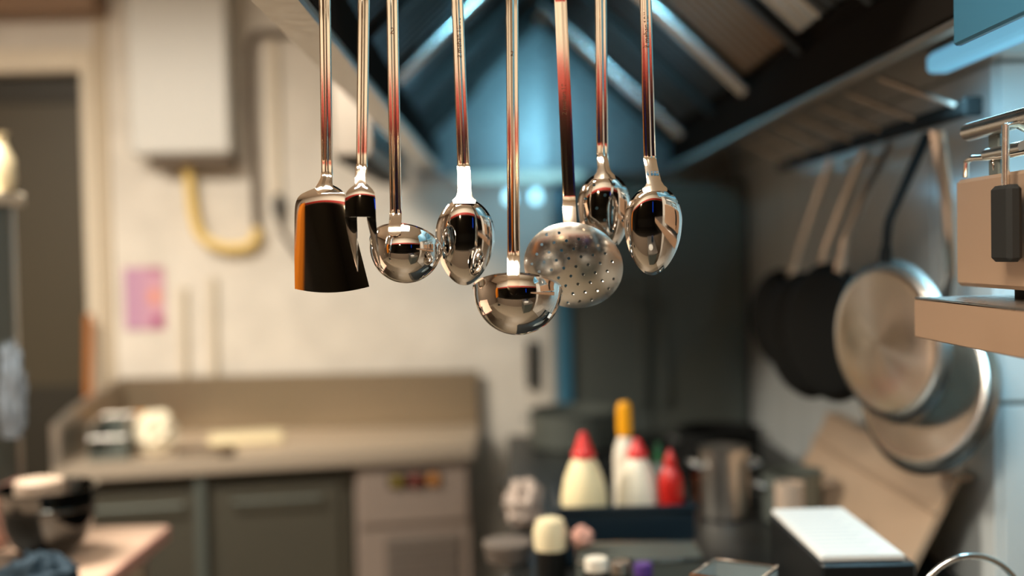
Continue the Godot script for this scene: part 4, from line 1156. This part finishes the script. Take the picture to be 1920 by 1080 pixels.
# ---------------------------------------------------------------- near shelf at the right edge
func shelf_things() -> void:
	var a: Vector3 = P(1714, 557, 1.5)
	var b: Vector3 = P(1716, 632, 1.5)
	var s := thing("steel_shelf", "thick edged steel wall shelf carrying the latched steel box", "shelf", Vector3(1.2, b.y, -1.5))
	var ht := a.y - b.y
	var wx := 1.2 - a.x
	part("top_sheet", Bld.new().box(Vector3(-wx * 0.5, ht - 0.002, 0.5), Vector3(wx, 0.004, 1.0), 0.001), ms.brushed_steel, s)
	part("front_fold", Bld.new().box(Vector3(-wx + 0.002, ht * 0.5, 0.5), Vector3(0.004, ht, 1.0), 0.0015), ms.warm_shelf_steel, s)
	part("end_fold", Bld.new().box(Vector3(-wx * 0.5, ht * 0.5, 0.002), Vector3(wx - 0.008, ht - 0.006, 0.004), 0.001), ms.brushed_steel, s)
	part("bracket", Bld.new().box(Vector3(-wx * 0.5, ht * 0.3, 0.25), Vector3(wx - 0.02, ht * 0.5, 0.02), 0.002), ms.brushed_steel, s)
	# latched box
	var k0: Vector3 = P(1791, 338, 1.50)
	var k1: Vector3 = P(1796, 536, 1.50)
	var top := a.y
	var bx := thing("latched_box", "brushed steel box with a latch bar and hanging black grip on the shelf", "appliance", Vector3(k0.x, top, -1.5))
	var bh := k0.y - top
	var bw := 0.24
	var foot := k1.y - top
	part("body", Bld.new().box(Vector3(bw * 0.5, (bh + foot) * 0.5, 0.26), Vector3(bw, bh - foot, 0.52), 0.005), ms.warm_shelf_steel, bx)
	for q in [[0.05, 0.1], [0.19, 0.1], [0.05, 0.42], [0.19, 0.42]]:
		part("foot", Bld.new().lathe([Vector2(0, 0), Vector2(0.016, 0), Vector2(0.016, foot + 0.002), Vector2(0, foot + 0.002)], Transform3D(Basis.IDENTITY, Vector3(q[0], 0, q[1])), 16), ms.black_rubber, bx)
	var inv := bx.transform.affine_inverse()
	# latch bar on top: a thick tube on two posts, a thin staple below it
	var l0: Vector3 = inv * P(1816, 248, 1.48)
	var l1: Vector3 = l0 + Vector3(0.02, 0.006, 0.40)
	part("latch_bar", Bld.new().tube([l0, l1], 0.0115, 20), ms.brushed_steel, bx)
	part("post", Bld.new().box(Vector3(l0.x + 0.012, (bh + l0.y) * 0.5, l0.z + 0.06), Vector3(0.012, l0.y - bh, 0.03), 0.002), ms.dark_steel, bx)
	part("post", Bld.new().box(Vector3(l0.x + 0.012, (bh + l0.y) * 0.5, l0.z + 0.26), Vector3(0.012, l0.y - bh, 0.03), 0.002), ms.dark_steel, bx)
	var s0: Vector3 = inv * P(1811, 333, 1.49)
	var s1: Vector3 = inv * P(1812, 304, 1.49)
	var s2: Vector3 = inv * P(1875, 294, 1.40)
	part("staple", Bld.new().tube([s0, s1, s1 + Vector3(0.004, 0.004, 0.01), s2, s2 + Vector3(0, 0, 0.2)], 0.004, 10), ms.mirror_steel, bx)
	part("hinge_barrel", Bld.new().tube([inv * P(1850, 290, 1.44), inv * P(1920, 275, 1.34)], 0.0075, 14), ms.brushed_steel, bx)
	part("ring", Bld.new().tube(ring(inv * P(1862, 312, 1.43), 0.011, Vector3(1, 0.2, 0.3)), 0.0025, 8, true), ms.mirror_steel, bx)
	# bail wire and black grip on the front face
	var gx := k0.x - 0.016
	var gz: float = gx * F / (1890.0 - 950.0)
	var w1: Vector3 = inv * P(1886, 236, gz)
	var g0: Vector3 = inv * P(1889, 347, gz)
	var g1: Vector3 = inv * P(1890, 491, gz)
	w1.x = -0.016
	part("bail_wire", Bld.new().tube([Vector3(l0.x + 0.01, w1.y - 0.004, w1.z - 0.02), Vector3(l0.x - 0.008, w1.y + 0.003, w1.z - 0.012), w1, Vector3(-0.016, w1.y - 0.03, g0.z), Vector3(-0.016, g0.y - 0.01, g0.z)], 0.0045, 10), ms.worn_steel, bx)
	part("grip", Bld.new().box(Vector3(-0.016, (g0.y + g1.y) * 0.5, g0.z), Vector3(0.018, g0.y - g1.y, 0.050), 0.005), ms.black_rubber, bx, "black rubber grip")

func ring(c: Vector3, r: float, axis: Vector3) -> Array:
	var x := axis.normalized().cross(Vector3.UP).normalized()
	var y := x.cross(axis.normalized())
	var out := []
	for i in 20:
		out.append(c + (x * cos(TAU * i / 20.0) + y * sin(TAU * i / 20.0)) * r)
	return out

# ---------------------------------------------------------------- the hanging utensils
const ZR := 1.362           # depth of the rail they hang from
const RAIL_PY := -108.0

# pixel offsets of one utensil to metres in its own axes
class Px:
	var x0: float
	var y0: float
	var s: float
	func _init(x: float, y: float, depth: float) -> void:
		x0 = x
		y0 = y
		s = depth / 2133.33
	func at(px: float, py: float, z := 0.0) -> Vector3:
		return Vector3((px - x0) * s, -(py - y0) * s, z)

func utensil(called: String, label: String, category: String, px: float, py: float, depth: float, group := "") -> Node3D:
	return thing(called, label, category, P(px, py, depth), cb, group)

# handle of a utensil: hook over the rail, straight run to (xb, yb), then the neck points [px, py, z, width px, crown mm]
func handle(t: Node3D, q: Px, depth: float, xt: float, xb: float, yb: float, wt: float, wb: float, neck: Array, lean: float, ridge := 0.0005, crown := 0.0016) -> void:
	var pts := []
	var ws := []
	var cs := []
	var slope := (xb - xt) / yb
	# where the rail passes, in this utensil's own axes
	var inv := t.transform.affine_inverse()
	var ra: Vector3 = inv * P(560, RAIL_PY - 4, ZR)
	var rb: Vector3 = inv * P(1280, RAIL_PY - 4, ZR)
	var rc := ra.lerp(rb, (q.at(xt + slope * RAIL_PY, 0).x - ra.x) / (rb.x - ra.x))
	for i in 9:
		var a := PI * (1.15 - 1.15 * i / 8.0)
		pts.append(rc + Vector3(0, 0.0125 * sin(a), 0.0125 * cos(a)))
		ws.append(wt * q.s)
		cs.append(crown * 0.5)
	var low := q.at(xt - slope * 14.0, -14.0, run_z(q, -14.0, yb, lean))
	for i in range(1, 6):
		var v := i / 6.0
		var z := lerpf(rc.z + 0.0125, low.z, smoothstep(0.15, 1.0, v))
		pts.append(Vector3(lerpf(rc.x, low.x, v), lerpf(rc.y, low.y, v), z))
		ws.append(wt * q.s)
		cs.append(crown)
	for i in 15:
		var v := i / 14.0
		var y := lerpf(-14.0, yb, v)
		pts.append(q.at(xt + slope * y, y, run_z(q, y, yb, lean)))
		ws.append(lerpf(wt, wb, v) * q.s)
		cs.append(crown)
	var last := pts.size() - 1
	for k in neck:
		pts.append(q.at(k[0], k[1], k[2]))
		ws.append(k[3] * q.s)
		cs.append(k[4] * 0.001)
	part("handle", Bld.new().strip(pts, ws, cs, 0.0016, ridge, 14, Vector3.RIGHT, last), ms.handle_steel, t)

# how far in front of a utensil's own plane its leaning handle runs at a height
func run_z(q: Px, y: float, yb: float, lean: float) -> float:
	return -tan(deg_to_rad(lean)) * (yb - y) * q.s

# domed sheet of an oval outline; holes are [px, py]
func dome(q: Px, cx: float, cy: float, ax: float, up: float, down: float, rx: float, ry: float, yf: float, z0: float, lip: float, turn: float, thick: float, holes: Array, hr: float, nr: int, nt: int, pinch := 0.0, yaw := 0.0) -> Bld:
	var flat := []
	for i in nr + 1:
		var s := float(i) / nr
		var row := []
		for j in nt:
			var a := TAU * j / nt
			var v := Vector2(ax * cos(a), (up if sin(a) > 0 else down) * sin(a)) * s
			if v.y < 0.0:
				v.x *= 1.0 - pinch * (v.y / down) * (v.y / down)
			row.append(v)
		flat.append(row)
	var skip := {}
	var pts2 := []
	for h in holes:
		# hole centre in the dome's own flat axes
		var d := Vector2(h[0] - cx, -(h[1] - cy)).rotated(-turn)
		pts2.append(d)
	if holes.size():
		for i in range(1, nr):
			for j in nt:
				var v: Vector2 = flat[i][j]
				for d in pts2:
					var o: Vector2 = v - d
					if o.length() < hr * 1.35 and o.length() > hr * 0.55:
						flat[i][j] = d + o.normalized() * hr
						break
		for i in range(1, nr - 1):
			for j in nt:
				var k := (j + 1) % nt
				var m: Vector2 = (flat[i][j] + flat[i + 1][j] + flat[i + 1][k] + flat[i][k]) * 0.25
				for d in pts2:
					if m.distance_to(d) < hr * 0.93:
						skip[i * 10000 + j] = true
						break
	var rows := []
	for i in nr + 1:
		var row := []
		for j in nt:
			var v: Vector2 = flat[i][j]
			var e := Vector2(v.x / ax, v.y / (up if v.y > 0 else down)).length()
			var w := v.rotated(turn)
			var mx := w.x * q.s
			var my := (w.y - (cy - yf)) * q.s
			var z := z0 - mx * mx * 0.5 / rx - my * my * 0.5 / ry - lip * pow(minf(e, 1.0), 9.0) + mx * yaw
			row.append(q.at(cx + w.x, cy - w.y, z))
		rows.append(row)
	return Bld.new().sheet(rows, thick, true, skip)

# sheet between left and right edges: rows of [py left, px left, py right, px right, z]
func blade(q: Px, rows: Array, bow: float, yaw: float, sag_last := 0.0, nx := 16, thick := 0.0012) -> Bld:
	var out := []
	for i in rows.size():
		var r: Array = rows[i]
		var line := []
		for k in nx + 1:
			var u := float(k) / nx
			var m := 2.0 * u - 1.0
			var sag: float = sag_last * (1.0 - m * m) * smoothstep(0.4, 1.0, float(i) / (rows.size() - 1))
			line.append(q.at(lerpf(r[1], r[3], u), lerpf(r[0], r[2], u) + sag, r[4] + bow * (1.0 - m * m) + (lerpf(r[1], r[3], u) - q.x0) * q.s * yaw))
		out.append(line)
	return Bld.new().sheet(out, thick, false)

# refine a table of rows by smooth interpolation
func refine(rows: Array, n: int) -> Array:
	var out := []
	for i in rows.size() - 1:
		var p: Array = rows[maxi(i - 1, 0)]
		var a: Array = rows[i]
		var b: Array = rows[i + 1]
		var c: Array = rows[mini(i + 2, rows.size() - 1)]
		for k in n:
			var v := float(k) / n
			var line := []
			for m in a.size():
				line.append(cubic_interpolate(a[m], b[m], p[m], c[m], v))
			out.append(line)
	out.append(rows[-1])
	return out

func ladle_bowl(q: Px, cx: float, cy: float, r: float, tip: float, turn: float, deep: float, fwd := 0.0) -> Bld:
	var rr := r * q.s
	var prof := []
	for i in 17:
		var a := PI * 0.5 * i / 16.0
		prof.append(Vector2(rr * sin(a), -rr * deep * cos(a)))
	prof.append(Vector2(rr * 1.015, rr * 0.02))
	prof.append(Vector2(rr * 1.03, rr * 0.045))
	prof.append(Vector2(rr * 1.01, rr * 0.055))
	for i in range(16, -1, -1):
		var a := PI * 0.5 * i / 16.0
		prof.append(Vector2((rr - 0.0012) * sin(a), -(rr * deep - 0.0012) * cos(a)))
	var bs := Basis(Vector3.BACK, turn) * Basis(Vector3.RIGHT, -tip)
	return Bld.new().lathe(prof, Transform3D(bs, q.at(cx, cy, -rr * cos(tip) + fwd)), 72)

# tab that follows the outside of a ladle's bowl from its rim down
func ladle_tab(q: Px, r: float, cy: float, tip: float, y0: float, y1: float, w: float, x0: float, x1: float, fwd := 0.0) -> Array:
	var out := []
	var rr := r * q.s
	for i in 7:
		var v := i / 6.0
		var y := lerpf(y0, y1, v)
		var dy := -(y - cy) * q.s
		var z := sqrt(maxf(rr * rr - dy * dy, 0.0)) - rr * cos(tip) + 0.0022 + fwd
		out.append([lerpf(x0, x1, v), y, z, w * (1.0 if v < 0.7 else sqrt(maxf(1.0 - pow((v - 0.7) / 0.32, 2.0), 0.05))), 0.4])
	return out

func marking(t: Node3D, q: Px, text: String, px: float, py: float, z: float, height: float, upright: bool, m: Material, lean := 0.0) -> void:
	var tm := TextMesh.new()
	tm.text = text
	var sf := SystemFont.new()
	sf.font_names = PackedStringArray(["Droid Sans"])
	tm.font = sf
	tm.font_size = 32
	tm.pixel_size = height * q.s / 32.0
	tm.depth = 0.0006
	tm.material = m
	var o := MeshInstance3D.new()
	o.name = "engraving"
	o.mesh = tm
	t.add_child(o, true)
	o.position = q.at(px, py, z)
	o.rotation = Vector3(0, 0, (PI / 2 if upright else 0.0) + lean)

func utensils() -> void:
	# the rail, just above the frame, hung from the hood's near end
	var rl: Vector3 = P(560, RAIL_PY - 4, ZR)
	var rr: Vector3 = P(1280, RAIL_PY - 4, ZR)
	var yr := (rl + rr) * 0.5
	var rail := thing("utensil_rail", "round steel rail on the hood's near end holding the utensils", "rail", yr)
	part("bar", Bld.new().tube([rl - yr, rr - yr], 0.008, 16), ms.brushed_steel, rail)
	for p in [rl, rr]:
		part("bracket", Bld.new().tube([p - yr + Vector3(0, 0, 0), Vector3(p.x - yr.x, 0.14, -0.01), Vector3(p.x - yr.x, 0.25, -0.110)], 0.006), ms.brushed_steel, rail)
	var q: Px
	var t: Node3D
	var z: float
	# 1 turner
	z = 1.375
	q = Px.new(612, 360, z)
	t = utensil("turner", "wide flat steel turner with a splayed blade, leftmost of the hanging utensils", "turner", 612, 360, z)
	handle(t, q, z, 611, 613, 322, 22, 21, [[613, 334, 0.003, 22, 1.6], [612, 345, 0.008, 27, 1.8], [611, 354, 0.012, 34, 1.5], [611, 364, 0.0145, 26, 0.8], [611, 369, 0.0148, 10, 0.3]], -2.4)
	var rows := [[349, 601, 347, 624, 0.004], [354, 589, 352, 634, 0.0065], [361, 573, 358, 643, 0.010], [367, 564, 363, 648, 0.0125], [376, 558, 372, 653, 0.0135], [392, 554.5, 388, 659, 0.0135], [430, 553.5, 428, 668.5, 0.0125], [480, 553, 478, 681, 0.011], [541, 553, 537, 696, 0.009]]
	part("blade", blade(q, refine(rows, 6), 0.0035, 0.22, 9.0, 40), ms.mirror_steel, t)
	# 2 two-pronged fork
	z = 1.312
	q = Px.new(680, 350, z)
	t = utensil("carving_fork", "two pronged steel serving fork in front of the wide turner's edge", "fork", 680, 350, z)
	handle(t, q, z, 682, 678.5, 308, 22, 21, [[678, 318, 0.003, 22, 1.4], [678, 330, 0.0075, 21, 1.2], [678.5, 343, 0.011, 20, 0.8], [679, 350, 0.0125, 20, 0.4]], 0)
	rows = [[346, 668, 346, 690, 0.0095], [350, 664, 350, 694, 0.0105], [356, 657, 356, 700, 0.0118], [364, 651.5, 364, 705, 0.0126], [376, 649.5, 376, 706.5, 0.0126], [392, 649, 392, 707, 0.0122], [408, 649.3, 408, 707.2, 0.0112]]
	part("root", blade(q, refine(rows, 5), 0.003, 0.05, 0.0, 24), ms.mirror_steel, t)
	rows = [[408, 649.3, 408, 672, 0.0112], [416, 650.3, 416, 672, 0.0105], [440, 654, 440, 672, 0.0075], [470, 660, 470, 671.5, 0.002], [495, 665.5, 495, 670.6, -0.004], [509, 668.6, 509, 669.4, -0.008]]
	part("tine", blade(q, refine(rows, 5), 0.001, 0.05, 0.0, 12), ms.mirror_steel, t)
	rows = [[408, 690, 408, 707.2, 0.0112], [416, 691, 416, 707.6, 0.0105], [440, 696, 440, 709, 0.0075], [470, 703.5, 470, 711, 0.002], [495, 709.5, 495, 713, -0.004], [508, 712.8, 508, 713.4, -0.008]]
	part("tine", blade(q, refine(rows, 5), 0.001, 0.05, 0.0, 12), ms.mirror_steel, t)
	# 3 small ladle
	z = 1.335
	q = Px.new(757, 463, z)
	t = utensil("ladle", "small steel ladle hanging between the two pronged fork and a solid spoon", "ladle", 757, 463, z)
	var tip := deg_to_rad(34)
	part("bowl", ladle_bowl(q, 757, 462, 69, tip, deg_to_rad(-9), 1.0, 0.010), ms.mirror_steel, t)
	handle(t, q, z, 737, 742, 392, 22, 22, [[742, 401, 0.0008, 23, 0.5], [742.3, 410, 0.0055, 23, 0.3]] + ladle_tab(q, 69, 462, tip, 422, 444, 23, 742.5, 743, 0.010), -2.16)
	marking(t, q, "2", 737.5, 62, run_z(q, 62, 392, -2.16) + 0.0022, 15, false, ms.engraved)
	# 4 solid spoon
	z = 1.40
	q = Px.new(872, 440, z)
	t = utensil("serving_spoon", "solid oval steel spoon hanging between the two ladles", "spoon", 872, 440, z, "solid serving spoons in the row")
	handle(t, q, z, 858, 869, 306, 22, 23, [[869.5, 313, 0.001, 24, 0.4], [870.5, 330, 0.0065, 24, 0.2], [871.5, 352, 0.0135, 24, 0.2], [872, 362, 0.0160, 25, 0.6], [872, 371, 0.0180, 30, 0.9], [872, 378, 0.0195, 44, 1.0], [872, 384, 0.0215, 40, 0.8]], -2.5)
	part("bowl", dome(q, 872, 440, 55.5, 66, 95, 0.050, 0.19, 410, 0.0225, 0.007, deg_to_rad(-1), 0.0012, [], 1, 34, 84, 0.12), ms.mirror_steel, t)
	marking(t, q, "2 mehan 18/10", 861.5, 74, run_z(q, 74, 306, -2.5) + 0.0022, 11, true, ms.engraved, 0.03)
	# 5 large ladle
	z = 1.305
	q = Px.new(971, 546, z)
	t = utensil("ladle", "large deep steel ladle with a grooved handle, hanging lowest of the row", "ladle", 971, 546, z)
	tip = deg_to_rad(21)
	part("bowl", ladle_bowl(q, 971, 546, 85, tip, deg_to_rad(-2), 1.0, 0.010), ms.mirror_steel, t)
	handle(t, q, z, 960, 963, 470, 23, 23, [[963, 482, 0.0008, 24, 0.5], [963, 497, 0.0060, 23, 0.3]] + ladle_tab(q, 85, 546, tip, 515, 552, 23, 963, 963.5, 0.010), -0.8, 0.0006, 0.001)
	marking(t, q, "2", 960.5, 102, run_z(q, 102, 470, -0.8) + 0.0018, 12, false, ms.engraved)
	# 6 skimmer
	z = 1.415
	q = Px.new(1076, 498, z)
	t = utensil("skimmer", "wide round perforated steel skimmer behind the large ladle", "skimmer", 1076, 498, z)
	handle(t, q, z, 1050, 1067, 366, 23, 24, [[1067, 378, 0.001, 24, 0.4], [1067, 388, 0.0035, 25, 0.2], [1067.5, 410, 0.0095, 25, 0.2], [1068, 424, 0.0125, 25, 0.4], [1068, 434, 0.0150, 25, 0.6], [1068, 441, 0.0165, 24, 0.6]], -3.3, 0.0001, 0.0006)
	var holes := []
	for i in range(-6, 7):
		for j in range(-6, 7):
			var p := Vector2(j * 23.0 + (11.5 if posmod(i, 2) == 1 else 0.0), i * 16.5).rotated(deg_to_rad(-8)) + Vector2(1079, 500)
			var d := (p - Vector2(1076, 498)).rotated(deg_to_rad(-14))
			if Vector2(d.x / 94.0, d.y / 79.0).length() < 0.91 and not (absf(p.x - 1068) < 14 and p.y < 446):
				holes.append([p.x, p.y])
	part("disc", dome(q, 1076, 498, 94.5, 79, 79.5, 0.105, 0.095, 447, 0.0185, 0.002, deg_to_rad(-14), 0.0012, holes, 2.9, 66, 200), ms.worn_steel, t)
	marking(t, q, "2 mehan 18/10", 1057, 180, run_z(q, 180, 366, -3.3) + 0.0010, 11, true, ms.engraved, 0.03)
	# 7 perforated spoon
	z = 1.44
	q = Px.new(1133, 385, z)
	t = utensil("slotted_spoon", "oval perforated steel spoon hanging behind the skimmer", "spoon", 1133, 385, z)
	handle(t, q, z, 1125, 1129.5, 286, 22, 22, [[1130, 300, 0.003, 22, 1.6], [1130.5, 314, 0.008, 22, 1.4], [1131, 324, 0.012, 27, 1.2], [1131.5, 331, 0.0145, 38, 1.0], [1132, 338, 0.017, 40, 0.8]], -3.3)
	holes = []
	for h in [[1112, 349], [1149, 348], [1097, 374], [1132, 368], [1169, 372], [1117, 392], [1147, 391], [1098, 412], [1132, 414], [1166, 414], [1118, 434], [1148, 434], [1132, 452]]:
		holes.append(h)
	part("bowl", dome(q, 1133, 385, 50, 60, 88, 0.050, 0.17, 361, 0.019, 0.007, deg_to_rad(2), 0.0012, holes, 3.0, 52, 130, 0.12), ms.mirror_steel, t)
	# 8 solid spoon
	z = 1.345
	q = Px.new(1225, 415, z)
	t = utensil("serving_spoon", "solid oval steel spoon with a blue ink mark, rightmost of the row", "spoon", 1225, 415, z, "solid serving spoons in the row")
	handle(t, q, z, 1208, 1218, 292, 22, 23, [[1218.5, 299, 0.001, 24, 0.4], [1220, 314, 0.006, 24, 0.2], [1222, 330, 0.0115, 25, 0.2], [1223.5, 343, 0.0155, 27, 0.4], [1224, 350, 0.0178, 34, 0.7], [1224, 356, 0.0195, 46, 0.9], [1224.5, 362, 0.0215, 44, 0.8]], -4.1)
	part("bowl", dome(q, 1225, 415, 55.5, 65, 101, 0.050, 0.19, 378, 0.0225, 0.007, deg_to_rad(-1.5), 0.0012, [], 1, 34, 84, 0.12, -0.17), ms.mirror_steel, t)
	marking(t, q, "2 mehan 18/10", 1209.8, 57, run_z(q, 57, 292, -4.1) + 0.0022, 11, true, ms.engraved, 0.03)
	marking(t, q, "k 582", 1222, 327, 0.0122, 10, false, ms.ink_blue)
